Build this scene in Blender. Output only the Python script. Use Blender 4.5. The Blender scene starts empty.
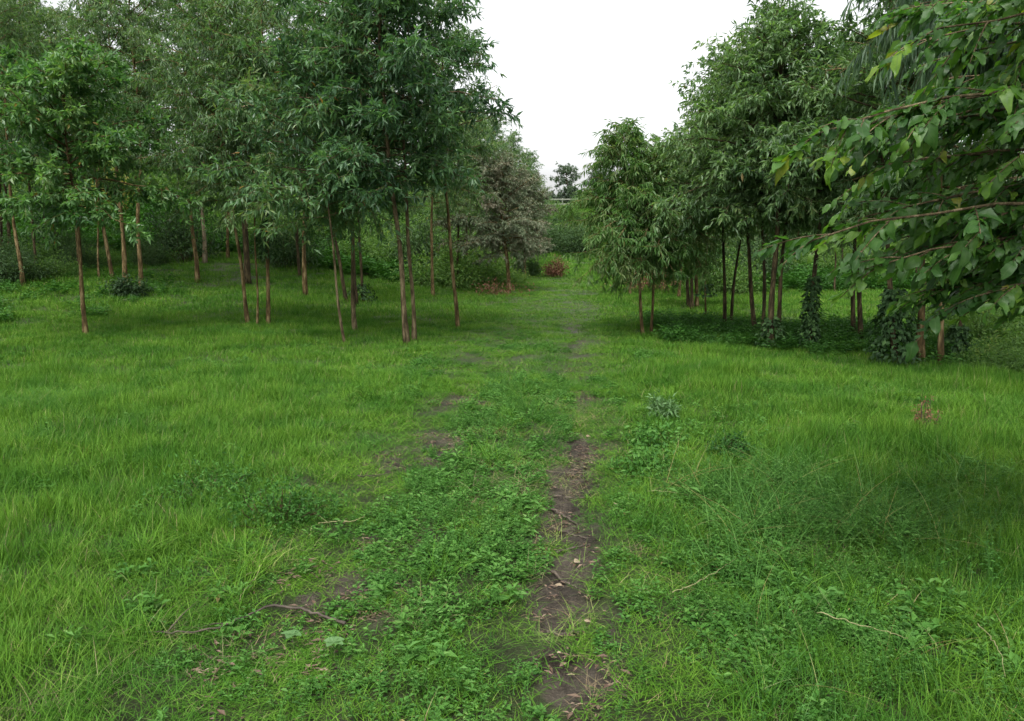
import bpy, math
import numpy as np
from mathutils import Matrix, Vector

# ------------------------------------------------------------------ camera, sky, sun, exposure
scene = bpy.context.scene
W, H = 1024, 721
FPX = 800.0
CAM_H = 1.6
PITCH = math.atan((360.5 - 240.0) / FPX)
cam_data = bpy.data.cameras.new('camera')
cam_data.sensor_width = 36.0
cam_data.lens = 36.0 * FPX / W
cam_data.clip_start = 0.05
cam_data.clip_end = 2000.0
cam = bpy.data.objects.new('camera', cam_data)
scene.collection.objects.link(cam)
cam.location = (0, 0, CAM_H)
cam.rotation_euler = (math.pi / 2 - PITCH, 0, 0)
scene.camera = cam

SUN_EL, SUN_AZ = 62.0, 200.0      # azimuth clockwise from +Y : high, a little behind the camera
world = bpy.data.worlds.new('World')
scene.world = world
world.use_nodes = True
wn = world.node_tree
for n in list(wn.nodes):
    wn.nodes.remove(n)
sky = wn.nodes.new('ShaderNodeTexSky')
sky.sky_type = 'NISHITA'
sky.sun_disc = False
sky.sun_elevation = math.radians(SUN_EL)
sky.sun_rotation = math.radians(SUN_AZ)
sky.air_density = 1.0
sky.dust_density = 4.0
hs = wn.nodes.new('ShaderNodeHueSaturation')      # overcast: the cloud layer takes nearly all colour out of the sky
hs.inputs['Saturation'].default_value = 0.10
bg = wn.nodes.new('ShaderNodeBackground')
bg.inputs['Strength'].default_value = 0.15
wo = wn.nodes.new('ShaderNodeOutputWorld')
wn.links.new(sky.outputs[0], hs.inputs['Color'])
wn.links.new(hs.outputs[0], bg.inputs['Color'])
wn.links.new(bg.outputs[0], wo.inputs['Surface'])

sun_data = bpy.data.lights.new('sun', 'SUN')
sun_data.energy = 1.2
sun_data.angle = math.radians(32)
sun_data.color = (1.0, 0.97, 0.92)
sun = bpy.data.objects.new('sun', sun_data)
scene.collection.objects.link(sun)
_el, _az = math.radians(SUN_EL), math.radians(SUN_AZ)
_d = Vector((math.sin(_az) * math.cos(_el), math.cos(_az) * math.cos(_el), math.sin(_el)))
sun.rotation_euler = _d.to_track_quat('Z', 'Y').to_euler()

scene.view_settings.view_transform = 'Standard'
scene.view_settings.look = 'None'
scene.view_settings.gamma = 1.0
scene.view_settings.use_curve_mapping = False
scene.view_settings.exposure = 1.22
scene.render.engine = 'CYCLES'
scene.cycles.max_bounces = 6
scene.cycles.diffuse_bounces = 4
scene.cycles.transmission_bounces = 4
scene.cycles.use_denoising = True

# ------------------------------------------------------------------ helpers
RNG = np.random.default_rng(11)
COL = scene.collection


def smooth(a, b, x):
    t = np.clip((np.asarray(x, float) - a) / (b - a), 0, 1)
    return t * t * (3 - 2 * t)


def _hash(ix, iy, seed):
    n = (ix.astype(np.int64) * 374761393 + iy.astype(np.int64) * 668265263 + seed * 1442695041) & 0xFFFFFFFF
    n = ((n ^ (n >> 13)) * 1274126177) & 0xFFFFFFFF
    n = n ^ (n >> 16)
    return (n & 0xFFFF) / 65535.0


def vnoise(x, y, seed=0):
    x = np.asarray(x, float); y = np.asarray(y, float)
    ix = np.floor(x); iy = np.floor(y)
    fx = x - ix; fy = y - iy
    fx = fx * fx * (3 - 2 * fx); fy = fy * fy * (3 - 2 * fy)
    a = _hash(ix, iy, seed); b = _hash(ix + 1, iy, seed)
    c = _hash(ix, iy + 1, seed); d = _hash(ix + 1, iy + 1, seed)
    return (a * (1 - fx) + b * fx) * (1 - fy) + (c * (1 - fx) + d * fx) * fy


def fbm(x, y, seed=0, oct=4):
    s = 0.0; amp = 0.5; tot = 0.0
    x = np.asarray(x, float); y = np.asarray(y, float)
    for o in range(oct):
        s = s + amp * vnoise(x, y, seed + o * 17)
        tot += amp
        x = x * 2.03 + 5.1; y = y * 2.03 + 3.7
        amp *= 0.5
    return s / tot


def track_x(y):
    """x of the right-hand wheel rut"""
    y = np.asarray(y, float)
    return 0.079 * y + 0.05 * np.sin(y * 1.1 + 0.4) * smooth(0, 3, y) - 0.02 * smooth(3, 1.5, y)


def track_l(y):
    y = np.asarray(y, float)
    return 0.079 * y - 1.12 + 0.10 * np.sin(y * 0.8)


def mud_mask(x, y):
    """bare earth of the right-hand rut and the patches of the left one"""
    x = np.asarray(x, float); y = np.asarray(y, float)
    n = fbm(x * 5, y * 3.2, 3) - 0.5
    n2 = fbm(x * 14, y * 9, 31) - 0.5
    x = x - 0.02
    w = 0.162 * smooth(2.0, 2.9, y) * (1 - 0.93 * smooth(6.0, 7.2, y)) + 0.05 * smooth(2.6, 1.8, y)
    w = w * (1 - 0.45 * np.exp(-((y - 3.75) / 0.22) ** 2))
    a = 1 - smooth(0.55, 1.25, np.abs(x - track_x(y) + 0.35 * n * 0.4) / (w + 0.02) - 1.5 * n - 1.3 * n2)
    a = a * smooth(0.03, 0.09, w)
    # left rut: litter patches
    dl = np.abs(x - track_l(y))
    patch = fbm(x * 1.7 + 9, y * 1.3, 7)
    b = (1 - smooth(0.10, 0.42, dl + 0.5 * n)) * 1.0 * smooth(0.54, 0.68, patch + 1.2 * n2) * (1 - smooth(9.0, 11.5, y))
    # thin line further up both ruts
    c = (1 - smooth(0.05, 0.22, np.abs(x - track_x(y)) + 0.3 * n)) * smooth(0.38, 0.58, fbm(x * 2, y * 0.9, 21)) * 0.8 * (1 - smooth(25, 50, y))
    return np.clip(np.maximum(np.maximum(a, b), c), 0, 1)


def ground_z(x, y):
    x = np.asarray(x, float); y = np.asarray(y, float)
    pd = x - 0.079 * y
    z = 0.0
    z = z + smooth(2.5, 13, -pd) * smooth(7, 30, y) * 1.15
    z = z + smooth(4.5, 16, -pd) * smooth(23, 42, y) * 3.4
    z = z + smooth(9, 30, pd) * smooth(17, 36, y) * 2.6
    z = z + smooth(4.5, 10, pd) * smooth(4.0, 9, y) * 0.10
    z = z + smooth(64, 104, y) * 5.6
    z = z + (fbm(x * 0.35, y * 0.35, 5, 3) - 0.5) * 0.22 * smooth(2, 6, np.abs(x - 0.079 * y) + 0.2 * y)
    z = z + (fbm(x * 1.6, y * 1.6, 8, 3) - 0.5) * 0.05
    z = z - 0.035 * np.exp(-((x - track_x(y)) / 0.22) ** 2) * (1 - smooth(15, 40, y))
    z = z - 0.025 * np.exp(-((x - track_l(y)) / 0.25) ** 2) * (1 - smooth(15, 40, y))
    return z


def gz(x, y):
    return float(ground_z(np.array([x]), np.array([y]))[0])


def ray(px, py):
    u = (px - W / 2) / FPX; v = -(py - H / 2) / FPX
    c, s = math.cos(PITCH), math.sin(PITCH)
    return np.array([u, c + v * s, -s + v * c])


def at_ground(px, py):
    d = ray(px, py)
    t = np.concatenate([np.linspace(1, 20, 4000), np.linspace(20, 140, 6000)])
    P = np.outer(t, d) + np.array([0, 0, CAM_H])
    below = P[:, 2] <= ground_z(P[:, 0], P[:, 1])
    i = int(np.argmax(below)) if below.any() else len(t) - 1
    return P[i]


def at_depth(px, py, y):
    d = ray(px, py)
    t = y / d[1]
    return d * t + np.array([0, 0, CAM_H])


def norm(v):
    return v / np.maximum(np.linalg.norm(v, axis=-1, keepdims=True), 1e-9)


class Geo:
    """collects triangles; built as ONE mesh"""
    def __init__(self):
        self.V = []; self.F = []; self.T = []; self.R = []; self.M = []; self.I = []; self.n = 0

    def add(self, V, F, tone=0.5, rib=0.5, mat=0, vid=0):
        V = np.asarray(V, np.float32).reshape(-1, 3); F = np.asarray(F, np.int64).reshape(-1, 3)
        self.V.append(V); self.F.append(F + self.n)
        self.T.append(np.broadcast_to(np.asarray(tone, np.float32), (len(V),)))
        self.R.append(np.broadcast_to(np.asarray(rib, np.float32), (len(V),)))
        self.I.append(np.full(len(V), vid, np.int32))
        self.M.append(np.full(len(F), mat, np.int32))
        self.n += len(V)
        return self

    def mesh(self, name, mats, smooth_shade=False, extra=None):
        V = np.concatenate(self.V) if self.V else np.zeros((0, 3), np.float32)
        F = np.concatenate(self.F) if self.F else np.zeros((0, 3), np.int64)
        me = bpy.data.meshes.new(name)
        me.vertices.add(len(V)); me.vertices.foreach_set('co', V.astype(np.float32).ravel())
        me.loops.add(len(F) * 3); me.loops.foreach_set('vertex_index', F.astype(np.int32).ravel())
        me.polygons.add(len(F)); me.polygons.foreach_set('loop_start', np.arange(0, len(F) * 3, 3, dtype=np.int32))
        me.update(calc_edges=True)
        for m in (mats if isinstance(mats, (list, tuple)) else [mats]):
            me.materials.append(m)
        me.polygons.foreach_set('material_index', np.concatenate(self.M).astype(np.int32))
        me.polygons.foreach_set('use_smooth', np.full(len(F), smooth_shade, dtype=bool))
        a = me.attributes.new('tone', 'FLOAT', 'POINT'); a.data.foreach_set('value', np.concatenate(self.T).astype(np.float32))
        a = me.attributes.new('rib', 'FLOAT', 'POINT'); a.data.foreach_set('value', np.concatenate(self.R).astype(np.float32))
        if extra:
            for k, (ty, arr) in extra.items():
                a = me.attributes.new(k, ty, 'POINT')
                a.data.foreach_set('vector' if ty == 'FLOAT_VECTOR' else 'value', arr.ravel())
        me.update()
        return me


def link(name, data, parent=None, loc=None):
    o = bpy.data.objects.new(name, data)
    COL.objects.link(o)
    if parent is not None:
        o.parent = parent
    if loc is not None:
        o.location = loc
    return o


def thing(name, label, cat, loc=(0, 0, 0), rz=0.0, group=None):
    o = bpy.data.objects.new(name, None)
    COL.objects.link(o)
    o.location = tuple(float(c) for c in loc); o.rotation_euler = (0, 0, rz)
    o.empty_display_size = 0.2
    o['label'] = label; o['category'] = cat
    if group:
        o['group'] = group
    return o


def tag(o, label, cat, group=None, kind=None):
    o['label'] = label; o['category'] = cat
    if group:
        o['group'] = group
    if kind:
        o['kind'] = kind
    return o


def dup(root, loc, rz, scale=1.0, label=None, group=None):
    r = root.copy(); COL.objects.link(r)
    r.location = tuple(float(c) for c in loc); r.rotation_euler = (0, 0, rz)
    r.scale = (scale, scale, scale)
    if label:
        r['label'] = label
    if group:
        r['group'] = group
    for ch in list(root.children):
        c = ch.copy(); COL.objects.link(c); c.parent = r
    return r


def tube(P, R, sides=6):
    P = np.asarray(P, float); R = np.broadcast_to(np.asarray(R, float), (len(P),))
    T = norm(np.gradient(P, axis=0))
    ref = np.array([0.31, 0.95, 0.05]) if abs(T[0][2]) > 0.7 else np.array([0.0, 0.05, 1.0])
    A = norm(np.cross(T, ref)); B = np.cross(T, A)
    ang = np.linspace(0, 2 * np.pi, sides, endpoint=False)
    V = P[:, None, :] + R[:, None, None] * (np.cos(ang)[None, :, None] * A[:, None, :] + np.sin(ang)[None, :, None] * B[:, None, :])
    n = len(P); V = V.reshape(-1, 3)
    i = np.arange(n - 1)[:, None] * sides; j = np.arange(sides)[None, :]; k = (j + 1) % sides
    a = i + j; b = i + k; c = i + sides + k; d = i + sides + j
    F = np.concatenate([np.stack([a, b, c], -1).reshape(-1, 3), np.stack([a, c, d], -1).reshape(-1, 3)])
    caps = np.array([[0, m + 1, m] for m in range(1, sides - 1)] + [[(n - 1) * sides, (n - 1) * sides + m, (n - 1) * sides + m + 1] for m in range(1, sides - 1)])
    return V, np.concatenate([F, caps])


def leaves(P, D, N, L, Wd, tone, detail=0, curl=0.12, wmax=0.42):
    """leaf blades: base P, direction D, approximate normal N. detail 0: 4 verts 2 tris, 1: 3 rows with a midrib"""
    P = np.asarray(P, float); n = len(P)
    D = norm(D); S = norm(np.cross(D, N)); N = np.cross(S, D)
    L = np.broadcast_to(np.asarray(L, float), (n,))[:, None]; Wd = np.broadcast_to(np.asarray(Wd, float), (n,))[:, None]
    tone = np.broadcast_to(np.asarray(tone, float), (n,))
    if detail == 0:
        m = P + D * L * wmax
        V = np.stack([P, m + S * Wd * .5 + N * Wd * .16, P + D * L - N * L * curl, m - S * Wd * .5 + N * Wd * .16], 1)
        F = np.array([[0, 1, 2], [0, 2, 3]])
        k = 4; rib = np.tile([0, 1, 0, 1], n)
    else:
        ts = np.array([0.0, 0.14, 0.38, 0.66, 0.86, 1.0])
        ws = np.array([0.03, 0.62, 1.0, 0.78, 0.36, 0.0])
        rows = []
        for t, w in zip(ts, ws):
            c = P + D * L * (t - .15 * curl * t * t) - N * L * curl * t * t * 1.6
            e = S * Wd * .5 * w
            up = N * Wd * .16 * w
            rows += [c + e + up, c, c - e + up]
        V = np.stack(rows, 1)
        F = []
        for r in range(len(ts) - 1):
            a = r * 3; b = a + 3
            F += [[a, a + 1, b + 1], [a, b + 1, b], [a + 1, a + 2, b + 2], [a + 1, b + 2, b + 1]]
        F = np.array(F); k = V.shape[1]; rib = np.tile([1, 0, 1] * len(ts), n)
    Fa = (F[None] + (np.arange(n) * k)[:, None, None]).reshape(-1, 3)
    return V.reshape(-1, 3), Fa, np.repeat(tone, k), rib


# ------------------------------------------------------------------ materials
def ramp(nt, stops):
    r = nt.nodes.new('ShaderNodeValToRGB')
    els = r.color_ramp.elements
    while len(els) > 1:
        els.remove(els[-1])
    els[0].position = stops[0][0]; els[0].color = (*stops[0][1], 1)
    for p, c in stops[1:]:
        e = els.new(p); e.color = (*c, 1)
    return r


def leaf_mat(name, stops, rough=0.5, transl=0.3, spec=0.5, world_var=None, rib_col=None, tr_gain=1.3):
    m = bpy.data.materials.new(name); m.use_nodes = True
    nt = m.node_tree; nt.nodes.clear(); N = nt.nodes.new; Lk = nt.links.new
    out = N('ShaderNodeOutputMaterial'); p = N('ShaderNodeBsdfPrincipled'); tr = N('ShaderNodeBsdfTranslucent'); mx = N('ShaderNodeMixShader')
    at = N('ShaderNodeAttribute'); at.attribute_name = 'tone'
    oi = N('ShaderNodeObjectInfo')
    ad = N('ShaderNodeMath'); ad.operation = 'MULTIPLY_ADD'; ad.inputs[1].default_value = 0.18
    Lk(oi.outputs['Random'], ad.inputs[0]); Lk(at.outputs['Fac'], ad.inputs[2])
    sb = N('ShaderNodeMath'); sb.operation = 'SUBTRACT'; sb.inputs[1].default_value = 0.09
    Lk(ad.outputs[0], sb.inputs[0])
    r = ramp(nt, stops); Lk(sb.outputs[0], r.inputs[0])
    col = r.outputs[0]
    if world_var:
        scale, c2, amt = world_var
        ge = N('ShaderNodeNewGeometry'); no = N('ShaderNodeTexNoise'); no.inputs['Scale'].default_value = scale; no.inputs['Detail'].default_value = 5
        no.inputs['Roughness'].default_value = 0.65
        Lk(ge.outputs['Position'], no.inputs['Vector'])
        mr = N('ShaderNodeMapRange'); mr.inputs['From Min'].default_value = .42; mr.inputs['From Max'].default_value = .62; mr.inputs['To Max'].default_value = amt
        Lk(no.outputs[0], mr.inputs[0])
        mc = N('ShaderNodeMix'); mc.data_type = 'RGBA'; mc.blend_type = 'MULTIPLY'
        Lk(mr.outputs[0], mc.inputs[0]); Lk(col, mc.inputs[6]); mc.inputs[7].default_value = (*c2, 1)
        col = mc.outputs[2]
    if rib_col:
        ra = N('ShaderNodeAttribute'); ra.attribute_name = 'rib'
        mr2 = N('ShaderNodeMapRange'); mr2.inputs['From Min'].default_value = 0.0; mr2.inputs['From Max'].default_value = .16
        mr2.inputs['To Min'].default_value = .55; mr2.inputs['To Max'].default_value = 0
        Lk(ra.outputs['Fac'], mr2.inputs[0])
        mc = N('ShaderNodeMix'); mc.data_type = 'RGBA'
        Lk(mr2.outputs[0], mc.inputs[0]); Lk(col, mc.inputs[6]); mc.inputs[7].default_value = (*rib_col, 1)
        col = mc.outputs[2]
    Lk(col, p.inputs['Base Color']); p.inputs['Roughness'].default_value = rough; p.inputs['Specular IOR Level'].default_value = spec
    g = N('ShaderNodeMix'); g.data_type = 'RGBA'; g.blend_type = 'MULTIPLY'; g.inputs[0].default_value = 1
    Lk(col, g.inputs[6]); g.inputs[7].default_value = (1.15 * tr_gain, 1.3 * tr_gain, .55 * tr_gain, 1)
    Lk(g.outputs[2], tr.inputs['Color'])
    mx.inputs[0].default_value = transl
    Lk(p.outputs[0], mx.inputs[1]); Lk(tr.outputs[0], mx.inputs[2]); Lk(mx.outputs[0], out.inputs['Surface'])
    return m


def bark_mat(name, c1, c2, c3, scale=9.0):
    m = bpy.data.materials.new(name); m.use_nodes = True
    nt = m.node_tree; N = nt.nodes.new; Lk = nt.links.new
    p = nt.nodes['Principled BSDF']; p.inputs['Roughness'].default_value = .85; p.inputs['Specular IOR Level'].default_value = .2
    tc = N('ShaderNodeTexCoord'); mp = N('ShaderNodeMapping'); mp.inputs['Scale'].default_value = (1, 1, .22)
    Lk(tc.outputs['Object'], mp.inputs[0])
    n1 = N('ShaderNodeTexNoise'); n1.inputs['Scale'].default_value = scale; n1.inputs['Detail'].default_value = 8; n1.inputs['Roughness'].default_value = .7
    Lk(mp.outputs[0], n1.inputs[0])
    r = ramp(nt, [(.38, c1), (.5, c2), (.60, c3)])
    Lk(n1.outputs[0], r.inputs[0]); Lk(r.outputs[0], p.inputs['Base Color'])
    n2 = N('ShaderNodeTexNoise'); n2.inputs['Scale'].default_value = scale * 5; n2.inputs['Detail'].default_value = 6
    Lk(mp.outputs[0], n2.inputs[0])
    b = N('ShaderNodeBump'); b.inputs['Strength'].default_value = .8; b.inputs['Distance'].default_value = .02
    Lk(n2.outputs[0], b.inputs['Height']); Lk(b.outputs[0], p.inputs['Normal'])
    return m


def plain_mat(name, c1, c2, scale=20, rough=.8):
    m = bpy.data.materials.new(name); m.use_nodes = True
    nt = m.node_tree; N = nt.nodes.new; Lk = nt.links.new
    p = nt.nodes['Principled BSDF']; p.inputs['Roughness'].default_value = rough
    n1 = N('ShaderNodeTexNoise'); n1.inputs['Scale'].default_value = scale; n1.inputs['Detail'].default_value = 6
    tc = N('ShaderNodeTexCoord'); Lk(tc.outputs['Object'], n1.inputs[0])
    r = ramp(nt, [(.35, c1), (.65, c2)]); Lk(n1.outputs[0], r.inputs[0]); Lk(r.outputs[0], p.inputs['Base Color'])
    return m


M = {}
M['bark_red'] = bark_mat('bark_red', (.035, .023, .009), (.100, .068, .026), (.23, .175, .085), 16.0)
M['bark_grey'] = bark_mat('bark_grey', (.030, .022, .010), (.080, .060, .030), (.17, .135, .075), 16.0)
M['bark_dark'] = bark_mat('bark_dark', (.016, .012, .006), (.042, .031, .014), (.10, .076, .038), 16.0)
M['bark_pale'] = bark_mat('bark_pale', (.08, .06, .035), (.16, .13, .08), (.24, .2, .14))
# leaf tones: 0 .. 1 darkest to lightest kind of leaf; the last few per cent are young red or old yellow leaves
M['euc'] = leaf_mat('euc_leaf', [(0, (.038, .086, .032)), (.40, (.084, .160, .058)), (.80, (.145, .240, .092)), (.93, (.18, .23, .08)), (1, (.20, .15, .06))], rough=.45, spec=.5, transl=.4, rib_col=None)
M['euc_fresh'] = leaf_mat('euc_fresh_leaf', [(0, (.040, .100, .022)), (.45, (.074, .170, .038)), (.80, (.12, .20, .064)), (.95, (.16, .18, .06)), (1, (.18, .12, .04))], rough=.48, spec=.35, transl=.42)
M['dark_broad'] = leaf_mat('dark_broad_leaf', [(0, (.026, .070, .032)), (.42, (.062, .138, .056)), (.85, (.122, .225, .092)), (.955, (.12, .17, .05)), (.985, (.18, .12, .03)), (1, (.22, .11, .03))], rough=.42, spec=.4, transl=.38)
M['broad'] = leaf_mat('broad_leaf', [(0, (.028, .086, .026)), (.42, (.066, .160, .044)), (.85, (.13, .245, .078)), (.96, (.12, .17, .04)), (1, (.2, .13, .03))], rough=.42, spec=.5, transl=.38)
M['grey'] = leaf_mat('grey_leaf', [(0, (.070, .105, .052)), (.4, (.125, .175, .092)), (.65, (.17, .20, .12)), (.85, (.20, .185, .125)), (1, (.20, .17, .11))], rough=.6, transl=.2, tr_gain=.9)
M['weep'] = leaf_mat('weep_leaf', [(0, (.035, .075, .04)), (.5, (.07, .13, .065)), (1, (.11, .18, .085))], rough=.4, transl=.35)
M['near'] = leaf_mat('near_leaf', [(0, (.030, .082, .020)), (.4, (.060, .140, .030)), (.70, (.100, .200, .032)), (.88, (.15, .25, .03)), (.955, (.22, .22, .03)), (.975, (.30, .11, .03)), (1, (.26, .12, .08))], rough=.42, transl=.45, spec=.32, rib_col=(.08, .14, .05), world_var=(26, (.55, .7, .5), .8))
M['ivy'] = leaf_mat('ivy_leaf', [(0, (.014, .036, .012)), (.6, (.034, .078, .024)), (1, (.075, .15, .04))], rough=.6, spec=.2, transl=.2)
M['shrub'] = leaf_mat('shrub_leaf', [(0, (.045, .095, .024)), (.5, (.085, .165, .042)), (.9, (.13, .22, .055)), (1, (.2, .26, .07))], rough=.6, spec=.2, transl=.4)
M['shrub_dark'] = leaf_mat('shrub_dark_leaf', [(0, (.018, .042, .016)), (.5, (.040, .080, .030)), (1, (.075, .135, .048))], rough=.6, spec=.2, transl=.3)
M['shrub_red'] = leaf_mat('shrub_red_leaf', [(0, (.10, .04, .025)), (.5, (.17, .075, .04)), (1, (.25, .13, .07))], rough=.7, transl=.2, tr_gain=.8)
M['far'] = leaf_mat('far_leaf', [(0, (.04, .07, .045)), (.5, (.07, .11, .065)), (1, (.10, .15, .08))], rough=.6, transl=.25)  # bluish tint of distance haze is put into the leaf colour
M['yellow'] = leaf_mat('yellow_leaf', [(0, (.13, .13, .03)), (.5, (.24, .21, .05)), (1, (.32, .26, .07))], rough=.5, transl=.35)
GV = (1.3, (0.48, 0.68, 0.68), 0.9)
M['grass'] = leaf_mat('grass_blade', [(0, (.026, .084, .008)), (.35, (.064, .155, .013)), (.7, (.104, .220, .020)), (.90, (.165, .28, .042)), (.955, (.22, .25, .08)), (.98, (.30, .25, .13)), (1, (.26, .19, .11))], rough=.62, transl=.20, spec=.12, world_var=GV)
M['weeds'] = leaf_mat('weed_leaf', [(0, (.022, .075, .012)), (.45, (.052, .150, .022)), (.85, (.105, .225, .045)), (.97, (.16, .26, .08)), (1, (.25, .2, .08))], rough=.6, transl=.22, spec=.2, world_var=(2.3, (.75, .85, .85), .6))
M['weed_pale'] = leaf_mat('weed_pale_leaf', [(0, (.06, .14, .04)), (.5, (.10, .20, .065)), (1, (.18, .27, .14))], rough=.6, transl=.3)
M['stem'] = plain_mat('weed_stem', (.06, .10, .03), (.12, .16, .05), 30)
M['straw'] = plain_mat('dry_straw', (.12, .13, .045), (.23, .22, .10), 25)
M['twig'] = plain_mat('dead_twig', (.030, .022, .015), (.085, .066, .048), 15)
M['litter'] = leaf_mat('dead_leaf', [(0, (.03, .017, .011)), (.4, (.11, .066, .042)), (.75, (.24, .17, .12)), (1, (.42, .35, .26))], rough=.7, transl=.15, tr_gain=.8)
M['pale_leaf'] = leaf_mat('pale_dead_leaf', [(0, (.17, .12, .07)), (1, (.33, .27, .18))], rough=.7, transl=.12, tr_gain=.8)
M['rail'] = plain_mat('pale_rail', (.13, .15, .11), (.24, .26, .2), 6)


def ground_material():
    m = bpy.data.materials.new('ground_soil'); m.use_nodes = True
    nt = m.node_tree; N = nt.nodes.new; Lk = nt.links.new
    p = nt.nodes['Principled BSDF']; p.inputs['Specular IOR Level'].default_value = .35
    ge = N('ShaderNodeNewGeometry')
    n1 = N('ShaderNodeTexNoise'); n1.inputs['Scale'].default_value = 3; n1.inputs['Detail'].default_value = 10; n1.inputs['Roughness'].default_value = .7
    n2 = N('ShaderNodeTexNoise'); n2.inputs['Scale'].default_value = 38; n2.inputs['Detail'].default_value = 8; n2.inputs['Roughness'].default_value = .75
    mp = N('ShaderNodeMapping'); mp.inputs['Scale'].default_value = (1, 2.4, 1)
    Lk(ge.outputs['Position'], mp.inputs[0])
    Lk(ge.outputs['Position'], n1.inputs[0]); Lk(mp.outputs[0], n2.inputs[0])
    turf = ramp(nt, [(.3, (.022, .026, .010)), (.5, (.040, .055, .014)), (.62, (.055, .085, .018)), (.75, (.09, .08, .04))]); Lk(n1.outputs[0], turf.inputs[0])
    mud = ramp(nt, [(.38, (.014, .010, .006)), (.46, (.046, .036, .025)), (.54, (.098, .079, .057)), (.66, (.18, .152, .112))])
    mm = N('ShaderNodeMath'); mm.operation = 'MULTIPLY_ADD'; mm.inputs[1].default_value = .55
    Lk(n1.outputs[0], mm.inputs[0])
    m3 = N('ShaderNodeMath'); m3.operation = 'MULTIPLY'; m3.inputs[1].default_value = .45; Lk(n2.outputs[0], m3.inputs[0]); Lk(m3.outputs[0], mm.inputs[2])
    Lk(mm.outputs[0], mud.inputs[0])
    at = N('ShaderNodeAttribute'); at.attribute_name = 'tone'
    mx = N('ShaderNodeMix'); mx.data_type = 'RGBA'
    Lk(at.outputs['Fac'], mx.inputs[0]); Lk(turf.outputs[0], mx.inputs[6]); Lk(mud.outputs[0], mx.inputs[7])
    Lk(mx.outputs[2], p.inputs['Base Color'])
    rr = N('ShaderNodeMapRange'); rr.inputs['From Min'].default_value = .35; rr.inputs['From Max'].default_value = .65; rr.inputs['To Min'].default_value = .38; rr.inputs['To Max'].default_value = .8
    Lk(n1.outputs[0], rr.inputs[0]); Lk(rr.outputs[0], p.inputs['Roughness'])
    b = N('ShaderNodeBump'); b.inputs['Strength'].default_value = 1.0; b.inputs['Distance'].default_value = .05
    Lk(n2.outputs[0], b.inputs['Height']); Lk(b.outputs[0], p.inputs['Normal'])
    return m


M['ground'] = ground_material()

# ------------------------------------------------------------------ ground: one sheet to the horizon
xs = np.concatenate([-np.geomspace(500, 3.05, 70), np.arange(-3.0, -1.5, .06), np.arange(-1.5, 1.6, .025), np.arange(1.6, 3.0, .06), np.geomspace(3.05, 500, 70)])
ys = np.concatenate([-np.geomspace(120, 1.0, 14), np.arange(-.5, 1.5, .25), np.arange(1.5, 7.5, .025), np.arange(7.5, 14, .08), np.geomspace(14.1, 900, 130)])
GX, GY = np.meshgrid(xs, ys)
GZ = ground_z(GX, GY)
mud = mud_mask(GX, GY)
fine = (fbm(GX * 16, GY * 30, 77, 4) - .5)
ridge = 1 - np.abs(2 * fbm(GX * 4 + 0.6 * GY, GY * 9, 91, 3) - 1)
GZ = GZ + mud * ((fine * .040) + (smooth(.82, .97, ridge) * .022) - .012) * (GY < 14)
nx, ny = len(xs), len(ys)
V = np.stack([GX, GY, GZ], -1).reshape(-1, 3)
i = (np.arange(ny - 1)[:, None] * nx + np.arange(nx - 1)[None]).reshape(-1)
F = np.concatenate([np.stack([i, i + 1, i + nx + 1], -1), np.stack([i, i + nx + 1, i + nx], -1)])
g = Geo().add(V, F, tone=mud.reshape(-1))
ground = link('ground', g.mesh('ground', M['ground'], True)); ground['kind'] = 'structure'


# ------------------------------------------------------------------ trees
SPECIES = {
    #           mat        leafL        leafW         droop  perTwig limbs  bark
    'euc':   dict(mat='euc', L=(.08, .15), Wd=(.020, .032), droop=1.1, n=13, bark='bark_red'),
    'fresh': dict(mat='euc_fresh', L=(.10, .16), Wd=(.020, .032), droop=1.2, n=16, bark='bark_red'),
    'big':   dict(mat='dark_broad', L=(.10, .17), Wd=(.032, .046), droop=.5, n=10, bark='bark_grey'),
    'broad': dict(mat='broad', L=(.09, .14), Wd=(.038, .056), droop=.55, n=14, bark='bark_red'),
    'dense': dict(mat='euc', L=(.08, .135), Wd=(.028, .040), droop=.8, n=11, bark='bark_dark'),
    'grey':  dict(mat='grey', L=(.07, .13), Wd=(.018, .030), droop=1.0, n=15, bark='bark_red'),
    'weep':  dict(mat='weep', L=(.20, .32), Wd=(.020, .028), droop=3.2, n=15, bark='bark_grey'),
    'far':   dict(mat='far', L=(.28, .5), Wd=(.10, .18), droop=.5, n=8, bark='bark_dark'),
}


def stem_line(H_, lean, wob, rng, n=14):
    h = np.linspace(0, H_, n)
    e = np.where(h < 3, h, 3 + (h - 3) * .45)
    x = lean[0] * e; y = lean[1] * e
    ph = rng.uniform(0, 6.28, 4)
    x = x + wob * (np.sin(h * 1.3 + ph[0]) - math.sin(ph[0])) * .5 + wob * .25 * (np.sin(h * 3.1 + ph[1]) - math.sin(ph[1]))
    y = y + wob * (np.sin(h * 1.1 + ph[2]) - math.sin(ph[2])) * .5
    return np.stack([x, y, h], -1)


def crown_profile(u, kind):
    if kind == 'cone':
        return np.clip((u * 5 + .35), 0, 1) * np.clip(1.03 - u, 0, 1) ** .75
    if kind == 'dome':
        return np.clip(u * 3 + .55, 0, 1) * np.sqrt(np.clip(1.02 - u ** 2.2, 0, 1))
    return np.clip(u * 2.2 + .5, 0, 1) * np.clip(1.03 - u, 0, 1) ** .5          # 'oval'


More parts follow.
